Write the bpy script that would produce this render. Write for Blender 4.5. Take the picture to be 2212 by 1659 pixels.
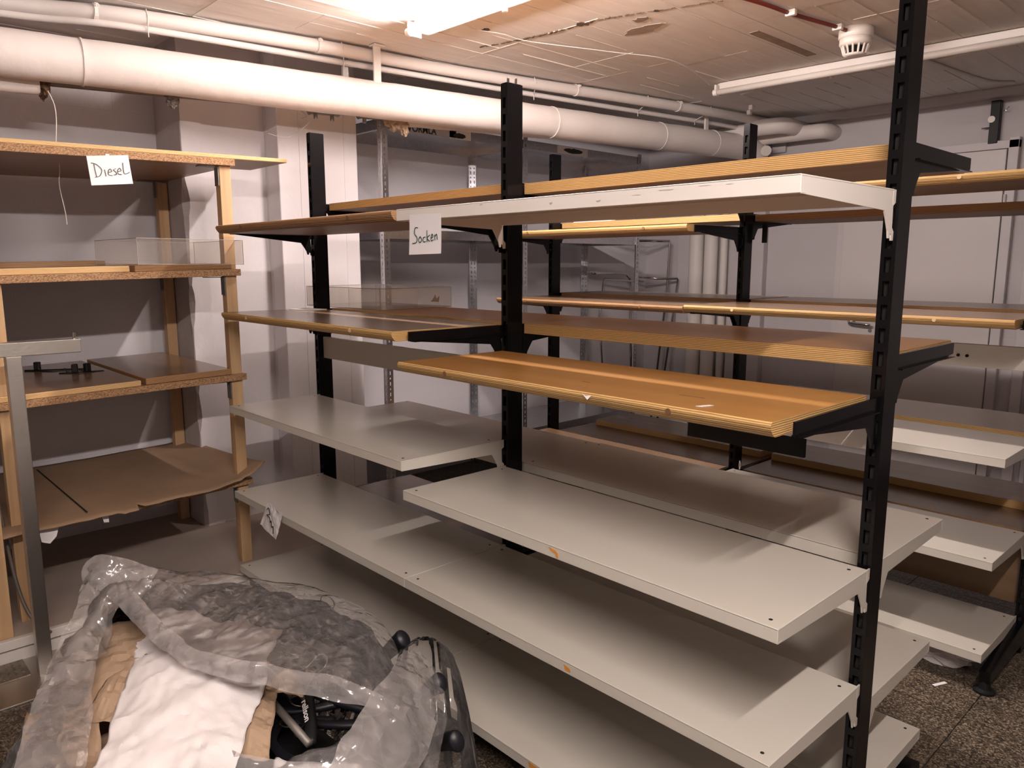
import bpy, bmesh, math, random
from mathutils import Vector, Matrix, noise as mnoise

# ------------------------------------------------------------------ clear
for o in list(bpy.data.objects):
    bpy.data.objects.remove(o, do_unlink=True)
scene = bpy.context.scene
COL = scene.collection
random.seed(7)

# ------------------------------------------------------------------ camera
cam_d = bpy.data.cameras.new('camera')
cam_d.sensor_width = 36.0
cam_d.lens = 26.585
cam_d.clip_start = 0.02
cam = bpy.data.objects.new('camera', cam_d)
COL.objects.link(cam)
F = Vector((-0.72021, 0.67555, -0.15789)).normalized()
R = Vector((0.68420, 0.72929, -0.00059)).normalized()
U = R.cross(F).normalized()
R = F.cross(U).normalized()
M = Matrix(((R.x, U.x, -F.x, 3.07488), (R.y, U.y, -F.y, -1.71123), (R.z, U.z, -F.z, 1.43), (0, 0, 0, 1)))
cam.matrix_world = M
scene.camera = cam

# ------------------------------------------------------------------ world, view, lamps' strength
w = bpy.data.worlds.new('world'); scene.world = w
w.use_nodes = True
w.node_tree.nodes['Background'].inputs[0].default_value = (0.02, 0.02, 0.024, 1)
w.node_tree.nodes['Background'].inputs[1].default_value = 1.0
scene.view_settings.view_transform = 'Standard'
scene.view_settings.look = 'None'
scene.view_settings.exposure = 0.18
scene.view_settings.gamma = 1.0
scene.view_settings.use_curve_mapping = False
LAMP_COLOR = (1.0, 0.875, 0.82)
LAMP_STRENGTH = 300.0
CEIL = 2.48
scene.cycles.transparent_max_bounces = 40

# ------------------------------------------------------------------ material helpers
def nmat(name):
    m = bpy.data.materials.new(name); m.use_nodes = True
    nt = m.node_tree
    return m, nt, nt.nodes['Principled BSDF']

def N(nt, t, **kw):
    n = nt.nodes.new(t)
    for k, v in kw.items():
        setattr(n, k, v)
    return n

def ramp(nt, stops):
    r = N(nt, 'ShaderNodeValToRGB')
    e = r.color_ramp.elements
    while len(e) < len(stops):
        e.new(0.5)
    for i, (p, c) in enumerate(stops):
        e[i].position = p
        e[i].color = (*c, 1) if len(c) == 3 else c
    return r

def paint(name, col, rough=0.6, var=0.06, scale=3.0, bump=0.0, bscale=40.0, metal=0.0, spec=0.5, dirt=None, dscale=1.5):
    """plain surface with soft tone variation and fine relief"""
    m, nt, b = nmat(name)
    L = nt.links
    tc = N(nt, 'ShaderNodeTexCoord')
    no = N(nt, 'ShaderNodeTexNoise'); no.inputs['Scale'].default_value = scale; no.inputs['Detail'].default_value = 5
    L.new(tc.outputs['Object'], no.inputs['Vector'])
    lo = tuple(max(0, c * (1 - var)) for c in col); hi = tuple(min(1, c * (1 + var)) for c in col)
    r = ramp(nt, [(0.3, lo), (0.7, hi)])
    L.new(no.outputs['Fac'], r.inputs['Fac'])
    out = r.outputs['Color']
    if dirt:
        n2 = N(nt, 'ShaderNodeTexNoise'); n2.inputs['Scale'].default_value = dscale; n2.inputs['Detail'].default_value = 8; n2.inputs['Roughness'].default_value = 0.7
        L.new(tc.outputs['Object'], n2.inputs['Vector'])
        r2 = ramp(nt, [(0.58, (0, 0, 0)), (0.78, (1, 1, 1))])
        L.new(n2.outputs['Fac'], r2.inputs['Fac'])
        mx = N(nt, 'ShaderNodeMixRGB'); L.new(r2.outputs['Color'], mx.inputs[0]); L.new(out, mx.inputs[1]); mx.inputs[2].default_value = (*dirt, 1)
        out = mx.outputs[0]
    L.new(out, b.inputs['Base Color'])
    b.inputs['Roughness'].default_value = rough; b.inputs['Metallic'].default_value = metal
    b.inputs['Specular IOR Level'].default_value = spec
    if bump:
        n3 = N(nt, 'ShaderNodeTexNoise'); n3.inputs['Scale'].default_value = bscale; n3.inputs['Detail'].default_value = 6
        L.new(tc.outputs['Object'], n3.inputs['Vector'])
        bp = N(nt, 'ShaderNodeBump'); bp.inputs['Strength'].default_value = bump; bp.inputs['Distance'].default_value = 0.01
        L.new(n3.outputs['Fac'], bp.inputs['Height']); L.new(bp.outputs[0], b.inputs['Normal'])
    return m

def wood(name, col, dark, rough=0.45, axis='X', scale=14.0, stretch=0.06, bump=0.03):
    m, nt, b = nmat(name); L = nt.links
    tc = N(nt, 'ShaderNodeTexCoord'); mp = N(nt, 'ShaderNodeMapping')
    s = [1, 1, 1]; s['XYZ'.index(axis)] = stretch; mp.inputs['Scale'].default_value = s
    L.new(tc.outputs['Object'], mp.inputs['Vector'])
    no = N(nt, 'ShaderNodeTexNoise'); no.inputs['Scale'].default_value = scale; no.inputs['Detail'].default_value = 7; no.inputs['Distortion'].default_value = 0.6
    L.new(mp.outputs[0], no.inputs['Vector'])
    r = ramp(nt, [(0.3, dark), (0.68, col)])
    L.new(no.outputs['Fac'], r.inputs['Fac']); L.new(r.outputs[0], b.inputs['Base Color'])
    b.inputs['Roughness'].default_value = rough
    if bump:
        bp = N(nt, 'ShaderNodeBump'); bp.inputs['Strength'].default_value = bump; bp.inputs['Distance'].default_value = 0.01
        L.new(no.outputs['Fac'], bp.inputs['Height']); L.new(bp.outputs[0], b.inputs['Normal'])
    return m

def ply_edge(name, a, bcol, freq=260.0, rough=0.6):
    """layered plywood edge: veneers alternate with height"""
    m, nt, b = nmat(name); L = nt.links
    tc = N(nt, 'ShaderNodeTexCoord'); sp = N(nt, 'ShaderNodeSeparateXYZ')
    L.new(tc.outputs['Object'], sp.inputs[0])
    mp = N(nt, 'ShaderNodeMapping'); mp.inputs['Scale'].default_value = (5, 5, 40)
    L.new(tc.outputs['Object'], mp.inputs['Vector'])
    no = N(nt, 'ShaderNodeTexNoise'); no.inputs['Scale'].default_value = 2.0; no.inputs['Detail'].default_value = 4
    L.new(mp.outputs[0], no.inputs['Vector'])
    mu = N(nt, 'ShaderNodeMath', operation='MULTIPLY'); mu.inputs[1].default_value = freq * 2 * math.pi
    L.new(sp.outputs['Z'], mu.inputs[0])
    ad = N(nt, 'ShaderNodeMath', operation='MULTIPLY_ADD'); ad.inputs[1].default_value = 5.0
    L.new(no.outputs['Fac'], ad.inputs[0]); L.new(mu.outputs[0], ad.inputs[2])
    si = N(nt, 'ShaderNodeMath', operation='SINE'); L.new(ad.outputs[0], si.inputs[0])
    m2 = N(nt, 'ShaderNodeMath', operation='MULTIPLY_ADD'); m2.inputs[1].default_value = 0.5; m2.inputs[2].default_value = 0.5
    L.new(si.outputs[0], m2.inputs[0])
    r = ramp(nt, [(0.12, bcol), (0.55, a)])
    L.new(m2.outputs[0], r.inputs['Fac']); L.new(r.outputs[0], b.inputs['Base Color'])
    b.inputs['Roughness'].default_value = rough
    bp = N(nt, 'ShaderNodeBump'); bp.inputs['Strength'].default_value = 0.25; bp.inputs['Distance'].default_value = 0.002
    L.new(m2.outputs[0], bp.inputs['Height']); L.new(bp.outputs[0], b.inputs['Normal'])
    return m

def chipboard(name):
    m, nt, b = nmat(name); L = nt.links
    tc = N(nt, 'ShaderNodeTexCoord')
    mp = N(nt, 'ShaderNodeMapping'); mp.inputs['Scale'].default_value = (130, 130, 330)
    L.new(tc.outputs['Object'], mp.inputs['Vector'])
    v = N(nt, 'ShaderNodeTexVoronoi'); v.inputs['Scale'].default_value = 1.6
    L.new(mp.outputs[0], v.inputs['Vector'])
    sp = N(nt, 'ShaderNodeSeparateColor'); L.new(v.outputs['Color'], sp.inputs[0])
    r = ramp(nt, [(0.0, (0.15, 0.075, 0.035)), (0.45, (0.33, 0.18, 0.085)), (1.0, (0.48, 0.30, 0.16))])
    L.new(sp.outputs[0], r.inputs['Fac']); L.new(r.outputs[0], b.inputs['Base Color'])
    b.inputs['Roughness'].default_value = 0.8
    bp = N(nt, 'ShaderNodeBump'); bp.inputs['Strength'].default_value = 0.5; bp.inputs['Distance'].default_value = 0.003
    L.new(sp.outputs[1], bp.inputs['Height']); L.new(bp.outputs[0], b.inputs['Normal'])
    return m

def clear_film(name, white=0.10, tint=(0.95, 0.93, 0.92), gloss_rough=0.12, bscale=18.0, bstr=0.7, haze=(0.85, 0.81, 0.80), fres=1.35, solid=False):
    """thin clear plastic: mostly see-through, a little milky, sharp glints"""
    m = bpy.data.materials.new(name); m.use_nodes = True
    nt = m.node_tree; nt.nodes.clear(); L = nt.links
    out = N(nt, 'ShaderNodeOutputMaterial')
    tr = N(nt, 'ShaderNodeBsdfTransparent'); tr.inputs[0].default_value = (*tint, 1)
    di = N(nt, 'ShaderNodeBsdfDiffuse'); di.inputs[0].default_value = (*haze, 1)
    tl = N(nt, 'ShaderNodeBsdfTranslucent'); tl.inputs[0].default_value = (*haze, 1)
    gl = N(nt, 'ShaderNodeBsdfGlossy'); gl.inputs['Roughness'].default_value = gloss_rough
    fr = N(nt, 'ShaderNodeFresnel'); fr.inputs['IOR'].default_value = fres
    if bstr:
        tc = N(nt, 'ShaderNodeTexCoord')
        wn = N(nt, 'ShaderNodeTexNoise'); wn.inputs['Scale'].default_value = bscale * 0.35; wn.inputs['Detail'].default_value = 3
        L.new(tc.outputs['Object'], wn.inputs['Vector'])
        wm = N(nt, 'ShaderNodeMixRGB', blend_type='LINEAR_LIGHT'); wm.inputs[0].default_value = 0.10
        L.new(tc.outputs['Object'], wm.inputs[1]); L.new(wn.outputs['Color'], wm.inputs[2])
        vo = N(nt, 'ShaderNodeTexVoronoi', feature='DISTANCE_TO_EDGE'); vo.inputs['Scale'].default_value = bscale
        L.new(wm.outputs[0], vo.inputs['Vector'])
        vr = N(nt, 'ShaderNodeMapRange'); vr.inputs['From Max'].default_value = 0.30
        L.new(vo.outputs['Distance'], vr.inputs['Value'])
        no = N(nt, 'ShaderNodeTexNoise'); no.inputs['Scale'].default_value = bscale * 1.6; no.inputs['Detail'].default_value = 3; no.inputs['Distortion'].default_value = 1.0
        L.new(tc.outputs['Object'], no.inputs['Vector'])
        hs = N(nt, 'ShaderNodeMath', operation='MULTIPLY_ADD'); hs.inputs[1].default_value = 0.8
        L.new(no.outputs['Fac'], hs.inputs[0]); L.new(vr.outputs[0], hs.inputs[2])
        bp = N(nt, 'ShaderNodeBump'); bp.inputs['Strength'].default_value = bstr; bp.inputs['Distance'].default_value = 0.012
        L.new(hs.outputs[0], bp.inputs['Height'])
        L.new(bp.outputs[0], gl.inputs['Normal']); L.new(bp.outputs[0], fr.inputs['Normal'])
    dm = N(nt, 'ShaderNodeMixShader'); dm.inputs[0].default_value = 0.45
    L.new(di.outputs[0], dm.inputs[1]); L.new(tl.outputs[0], dm.inputs[2])
    m1 = N(nt, 'ShaderNodeMixShader'); m1.inputs[0].default_value = white
    if bstr > 0.1:
        n5 = N(nt, 'ShaderNodeTexNoise'); n5.inputs['Scale'].default_value = 6; n5.inputs['Detail'].default_value = 5; n5.inputs['Distortion'].default_value = 1.5
        L.new(tc.outputs['Object'], n5.inputs['Vector'])
        mr = N(nt, 'ShaderNodeMapRange'); mr.inputs['From Min'].default_value = 0.32; mr.inputs['From Max'].default_value = 0.70
        mr.inputs['To Min'].default_value = white * 0.75; mr.inputs['To Max'].default_value = min(0.95, white * 1.3)
        L.new(n5.outputs['Fac'], mr.inputs['Value'])
        cw = N(nt, 'ShaderNodeMapRange'); cw.inputs['From Max'].default_value = 0.035; cw.inputs['To Min'].default_value = 0.05; cw.inputs['To Max'].default_value = 0.0  # creases whitened in the colour, so glints are painted along them
        L.new(vo.outputs['Distance'], cw.inputs['Value'])
        ad = N(nt, 'ShaderNodeMath', operation='ADD'); L.new(mr.outputs[0], ad.inputs[0]); L.new(cw.outputs[0], ad.inputs[1])
        L.new(ad.outputs[0], m1.inputs[0])
    L.new(tr.outputs[0], m1.inputs[1]); L.new(dm.outputs[0], m1.inputs[2])
    m2 = N(nt, 'ShaderNodeMixShader'); L.new(fr.outputs[0], m2.inputs[0])
    L.new(m1.outputs[0], m2.inputs[1]); L.new(gl.outputs[0], m2.inputs[2])
    if solid:
        ge = N(nt, 'ShaderNodeNewGeometry'); t2 = N(nt, 'ShaderNodeBsdfTransparent'); m3 = N(nt, 'ShaderNodeMixShader')
        L.new(ge.outputs['Backfacing'], m3.inputs[0]); L.new(m2.outputs[0], m3.inputs[1]); L.new(t2.outputs[0], m3.inputs[2])
        L.new(m3.outputs[0], out.inputs[0])
    else:
        L.new(m2.outputs[0], out.inputs[0])
    return m

def emit(name, col, s):
    m = bpy.data.materials.new(name); m.use_nodes = True
    nt = m.node_tree; nt.nodes.clear()
    out = N(nt, 'ShaderNodeOutputMaterial'); e = N(nt, 'ShaderNodeEmission')
    e.inputs[0].default_value = (*col, 1); e.inputs[1].default_value = s
    nt.links.new(e.outputs[0], out.inputs[0])
    return m

def wall_paint(name, col, axis_u, bw=0.5, bh=0.24):
    """white painted blockwork: faint courses, patchy tone"""
    m, nt, b = nmat(name); L = nt.links
    tc = N(nt, 'ShaderNodeTexCoord'); sp = N(nt, 'ShaderNodeSeparateXYZ'); L.new(tc.outputs['Object'], sp.inputs[0])
    cb = N(nt, 'ShaderNodeCombineXYZ'); L.new(sp.outputs[axis_u], cb.inputs[0]); L.new(sp.outputs['Z'], cb.inputs[1])
    br = N(nt, 'ShaderNodeTexBrick'); br.inputs['Scale'].default_value = 1.0; br.inputs['Brick Width'].default_value = bw; br.inputs['Row Height'].default_value = bh
    br.inputs['Mortar Size'].default_value = 0.004; br.inputs['Mortar Smooth'].default_value = 0.8
    L.new(cb.outputs[0], br.inputs['Vector'])
    no = N(nt, 'ShaderNodeTexNoise'); no.inputs['Scale'].default_value = 2.2; no.inputs['Detail'].default_value = 6
    L.new(tc.outputs['Object'], no.inputs['Vector'])
    r = ramp(nt, [(0.3, tuple(c * 0.93 for c in col)), (0.7, col)]); L.new(no.outputs['Fac'], r.inputs['Fac'])
    n2 = N(nt, 'ShaderNodeTexNoise'); n2.inputs['Scale'].default_value = 9; n2.inputs['Detail'].default_value = 8; n2.inputs['Roughness'].default_value = 0.75
    L.new(tc.outputs['Object'], n2.inputs['Vector'])
    r2 = ramp(nt, [(0.70, (0, 0, 0)), (0.80, (0.5, 0.5, 0.5))]); L.new(n2.outputs['Fac'], r2.inputs['Fac'])
    mx = N(nt, 'ShaderNodeMixRGB'); L.new(r2.outputs[0], mx.inputs[0]); L.new(r.outputs[0], mx.inputs[1]); mx.inputs[2].default_value = (*[c * 0.7 for c in col], 1)
    L.new(mx.outputs[0], b.inputs['Base Color'])
    b.inputs['Roughness'].default_value = 0.75
    n3 = N(nt, 'ShaderNodeTexNoise'); n3.inputs['Scale'].default_value = 60; n3.inputs['Detail'].default_value = 5
    L.new(tc.outputs['Object'], n3.inputs['Vector'])
    ad = N(nt, 'ShaderNodeMath', operation='MULTIPLY_ADD'); ad.inputs[1].default_value = -0.6
    L.new(br.outputs['Fac'], ad.inputs[0]); L.new(n3.outputs['Fac'], ad.inputs[2])
    bp = N(nt, 'ShaderNodeBump'); bp.inputs['Strength'].default_value = 0.22; bp.inputs['Distance'].default_value = 0.006
    L.new(ad.outputs[0], bp.inputs['Height']); L.new(bp.outputs[0], b.inputs['Normal'])
    return m

def terrazzo(name):
    m, nt, b = nmat(name); L = nt.links
    tc = N(nt, 'ShaderNodeTexCoord')
    v = N(nt, 'ShaderNodeTexVoronoi'); v.inputs['Scale'].default_value = 210
    L.new(tc.outputs['Object'], v.inputs['Vector'])
    sp = N(nt, 'ShaderNodeSeparateColor'); L.new(v.outputs['Color'], sp.inputs[0])
    r = ramp(nt, [(0.0, (0.022, 0.017, 0.012)), (0.40, (0.085, 0.062, 0.042)), (0.72, (0.16, 0.122, 0.085)), (1.0, (0.34, 0.28, 0.21))])
    L.new(sp.outputs[0], r.inputs['Fac'])
    no = N(nt, 'ShaderNodeTexNoise'); no.inputs['Scale'].default_value = 3; no.inputs['Detail'].default_value = 5
    L.new(tc.outputs['Object'], no.inputs['Vector'])
    mx = N(nt, 'ShaderNodeMixRGB', blend_type='MULTIPLY'); mx.inputs[0].default_value = 0.5
    L.new(r.outputs[0], mx.inputs[1]); L.new(no.outputs['Fac'], mx.inputs[2])
    L.new(mx.outputs[0], b.inputs['Base Color']); b.inputs['Roughness'].default_value = 0.45
    bp = N(nt, 'ShaderNodeBump'); bp.inputs['Strength'].default_value = 0.15; bp.inputs['Distance'].default_value = 0.002
    L.new(sp.outputs[1], bp.inputs['Height']); L.new(bp.outputs[0], b.inputs['Normal'])
    return m

def galvanised(name):
    m, nt, b = nmat(name); L = nt.links
    tc = N(nt, 'ShaderNodeTexCoord')
    v = N(nt, 'ShaderNodeTexVoronoi'); v.inputs['Scale'].default_value = 90
    L.new(tc.outputs['Object'], v.inputs['Vector'])
    sp = N(nt, 'ShaderNodeSeparateColor'); L.new(v.outputs['Color'], sp.inputs[0])
    r = ramp(nt, [(0.0, (0.50, 0.50, 0.52)), (1.0, (0.60, 0.60, 0.63))]); L.new(sp.outputs[0], r.inputs['Fac'])
    L.new(r.outputs[0], b.inputs['Base Color']); b.inputs['Metallic'].default_value = 1.0
    b.inputs['Roughness'].default_value = 0.27
    return m

def concrete_ceiling(name):
    m, nt, b = nmat(name); L = nt.links
    tc = N(nt, 'ShaderNodeTexCoord'); mp = N(nt, 'ShaderNodeMapping'); mp.inputs['Scale'].default_value = (1, 0.12, 1)
    L.new(tc.outputs['Object'], mp.inputs['Vector'])
    no = N(nt, 'ShaderNodeTexNoise'); no.inputs['Scale'].default_value = 22; no.inputs['Detail'].default_value = 7
    L.new(mp.outputs[0], no.inputs['Vector'])
    r = ramp(nt, [(0.3, (0.70, 0.665, 0.64)), (0.7, (0.78, 0.745, 0.72))]); L.new(no.outputs['Fac'], r.inputs['Fac'])
    n2 = N(nt, 'ShaderNodeTexNoise'); n2.inputs['Scale'].default_value = 1.6; n2.inputs['Detail'].default_value = 9; n2.inputs['Roughness'].default_value = 0.72
    L.new(tc.outputs['Object'], n2.inputs['Vector'])
    r2 = ramp(nt, [(0.62, (0, 0, 0)), (0.78, (0.45, 0.45, 0.45))]); L.new(n2.outputs['Fac'], r2.inputs['Fac'])
    mx = N(nt, 'ShaderNodeMixRGB'); L.new(r2.outputs[0], mx.inputs[0]); L.new(r.outputs[0], mx.inputs[1]); mx.inputs[2].default_value = (0.40, 0.35, 0.31, 1)
    L.new(mx.outputs[0], b.inputs['Base Color']); b.inputs['Roughness'].default_value = 0.85
    bp = N(nt, 'ShaderNodeBump'); bp.inputs['Strength'].default_value = 0.25; bp.inputs['Distance'].default_value = 0.01
    L.new(no.outputs['Fac'], bp.inputs['Height']); L.new(bp.outputs[0], b.inputs['Normal'])
    return m

MT = {}
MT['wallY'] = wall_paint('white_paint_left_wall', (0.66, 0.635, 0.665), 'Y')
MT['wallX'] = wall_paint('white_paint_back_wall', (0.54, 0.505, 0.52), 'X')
MT['wallfar'] = paint('grey_brown_wall_paint', (0.30, 0.27, 0.26), 0.8, 0.1, 2)  # unseen walls, toned dark to cut the bounced fill light
MT['pillar'] = paint('white_paint_pillar', (0.68, 0.645, 0.66), 0.7, 0.05, 2.5, 0.15, 30)
MT['pillar_raw'] = paint('grey_plaster', (0.50, 0.45, 0.45), 0.85, 0.10, 6, 0.5, 25)
MT['ceiling'] = concrete_ceiling('board_marked_ceiling')
MT['seam'] = paint('ceiling_seam_paint', (0.72, 0.66, 0.59), 0.7, 0.1, 8)
MT['crack'] = paint('dark_crack', (0.10, 0.07, 0.05), 0.9, 0.3, 20)
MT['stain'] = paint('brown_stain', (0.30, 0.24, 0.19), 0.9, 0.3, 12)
MT['floor'] = terrazzo('aggregate_tile')
MT['grout'] = paint('grout', (0.07, 0.055, 0.042), 0.9, 0.2, 10)
MT['plinth'] = paint('beige_floor_paint', (0.42, 0.35, 0.30), 0.55, 0.10, 2.5, 0.12, 30, dirt=(0.20, 0.16, 0.13), dscale=2.2)
MT['plinth_edge'] = paint('white_edge_paint', (0.62, 0.58, 0.54), 0.6, 0.1, 6)
MT['metal'] = paint('grey_white_enamel', (0.575, 0.54, 0.475), 0.24, 0.025, 1.5, 0.02, 200)
MT['white_metal'] = paint('white_enamel', (0.72, 0.67, 0.62), 0.38, 0.03, 2, 0.02, 200)
MT['under'] = paint('unpainted_underside', (0.46, 0.46, 0.52), 0.5, 0.04, 3)  # bluish shade tint under the shelves is put into this grey
MT['black'] = paint('black_enamel', (0.004, 0.0036, 0.0042), 0.20, 0.1, 5, spec=0.22)
MT['black_matte'] = paint('black_matte', (0.007, 0.0065, 0.007), 0.5, 0.1, 5, spec=0.3)
MT['hole'] = paint('dark_hole', (0.006, 0.005, 0.004), 0.9, 0.0)
MT['laminate'] = wood('orange_brown_laminate', (0.44, 0.215, 0.058), (0.36, 0.165, 0.042), 0.30, 'X', 10, 0.05, 0.01)  # one laminate in two tones; direct light is put into this one
MT['laminate_dark'] = wood('brown_laminate', (0.235, 0.142, 0.080), (0.185, 0.108, 0.058), 0.25, 'X', 10, 0.05, 0.01)  # same laminate with the shade put into its colour
MT['laminate_under'] = wood('board_underside', (0.30, 0.18, 0.10), (0.23, 0.13, 0.07), 0.5, 'X', 10, 0.05, 0.01)
MT['ply'] = ply_edge('plywood_edge', (0.60, 0.385, 0.15), (0.27, 0.14, 0.05), 230.0)
MT['ply_pale'] = ply_edge('pale_plywood_edge', (0.70, 0.47, 0.22), (0.42, 0.23, 0.09))
MT['ply_dark'] = ply_edge('dark_plywood_edge', (0.40, 0.225, 0.10), (0.15, 0.07, 0.028), 230.0)
MT['dowel'] = paint('pale_dowel', (0.62, 0.46, 0.26), 0.6, 0.1, 30)
MT['dowel_dark'] = paint('dark_dowel', (0.16, 0.075, 0.03), 0.6, 0.1, 30)
MT['chip'] = chipboard('raw_chipboard')
MT['chip_top'] = wood('board_brown_face', (0.33, 0.19, 0.10), (0.25, 0.135, 0.07), 0.35, 'Y', 10, 0.06, 0.01)
MT['timber'] = wood('spruce_timber', (0.56, 0.37, 0.20), (0.41, 0.25, 0.125), 0.6, 'Z', 30, 0.04, 0.05)
MT['cardboard'] = paint('cardboard', (0.34, 0.225, 0.14), 0.85, 0.10, 5, 0.1, 60, dirt=(0.27, 0.175, 0.11), dscale=3)
MT['kraft'] = paint('brown_kraft_paper', (0.40, 0.275, 0.18), 0.75, 0.10, 8, 0.12, 60)
MT['paper'] = paint('white_paper', (0.78, 0.75, 0.75), 0.8, 0.02, 4)
MT['tissue'] = paint('white_tissue_paper', (0.80, 0.75, 0.74), 0.8, 0.03, 6, 0.15, 50)
MT['ink'] = paint('dark_green_ink', (0.02, 0.05, 0.045), 0.6, 0.0)
MT['ink_black'] = paint('black_print', (0.012, 0.012, 0.012), 0.5, 0.0)
MT['ink_white'] = paint('white_print', (0.75, 0.73, 0.72), 0.5, 0.0)
MT['galv'] = galvanised('galvanised_steel')
MT['steel'] = paint('brushed_steel', (0.50, 0.47, 0.43), 0.36, 0.12, 3, 0.05, 90, metal=1.0)
MT['chrome'] = paint('chrome', (0.55, 0.53, 0.52), 0.12, 0.05, 3, metal=1.0)
MT['dull_steel'] = paint('dull_steel', (0.22, 0.20, 0.18), 0.55, 0.2, 20, 0.1, 60, metal=0.6)
MT['pipe'] = paint('white_pipe_paint', (0.74, 0.68, 0.65), 0.55, 0.05, 3, 0.25, 14)
MT['pipe_small'] = paint('white_conduit_paint', (0.72, 0.67, 0.64), 0.5, 0.04, 4, 0.1, 30)
MT['fibre'] = paint('torn_insulation', (0.34, 0.24, 0.16), 0.95, 0.35, 40, 0.9, 50)
MT['rust'] = paint('dark_rust', (0.10, 0.055, 0.03), 0.9, 0.4, 40, 0.6, 60)
MT['door'] = paint('white_door_paint', (0.58, 0.535, 0.53), 0.45, 0.03, 2)
MT['frame_paint'] = paint('grey_white_frame', (0.56, 0.52, 0.53), 0.5, 0.04, 3)
MT['plastic_white'] = paint('white_plastic', (0.76, 0.70, 0.65), 0.35, 0.02, 3)
MT['red_cable'] = paint('red_cable_sheath', (0.19, 0.028, 0.020), 0.45, 0.1, 10)
MT['orange'] = paint('orange_sticker', (0.70, 0.27, 0.04), 0.6, 0.1, 30)
MT['film'] = clear_film('clear_plastic_film', 0.17, tint=(0.985, 0.98, 0.975), gloss_rough=0.09, bscale=9, bstr=0.4, haze=(0.88, 0.84, 0.83), fres=1.85)
MT['film_milky'] = clear_film('milky_plastic_film', 0.32, tint=(0.985, 0.98, 0.975), gloss_rough=0.09, bscale=10, bstr=0.4, haze=(0.90, 0.86, 0.85), fres=1.85)
MT['film_thin'] = clear_film('thin_clear_wrap', 0.06, tint=(0.98, 0.97, 0.965), gloss_rough=0.10, bscale=6, bstr=0.25, fres=1.5)
MT['acrylic'] = clear_film('acrylic_sheet', 0.17, (0.95, 0.93, 0.90), 0.04, 3.0, 0.03, (0.75, 0.70, 0.66), 1.45, True)
MT['acrylic_edge'] = paint('acrylic_edge', (0.34, 0.31, 0.26), 0.25, 0.1, 10)
MT['tube_on'] = emit('lit_tube', LAMP_COLOR, LAMP_STRENGTH * 1.05)
MT['tube_new'] = emit('lit_tube_new', LAMP_COLOR, LAMP_STRENGTH * 1.35)
MT['tube_off'] = paint('unlit_tube', (0.78, 0.73, 0.68), 0.25, 0.02, 3)
MT['navy'] = paint('dark_navy_plastic', (0.008, 0.008, 0.012), 0.42, 0.15, 8, spec=0.35)
MT['tread'] = paint('aluminium_tread', (0.24, 0.20, 0.16), 0.45, 0.3, 20, 0.3, 50, metal=0.8)
MT['string'] = paint('pale_string', (0.66, 0.60, 0.55), 0.9, 0.05, 10)

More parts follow.
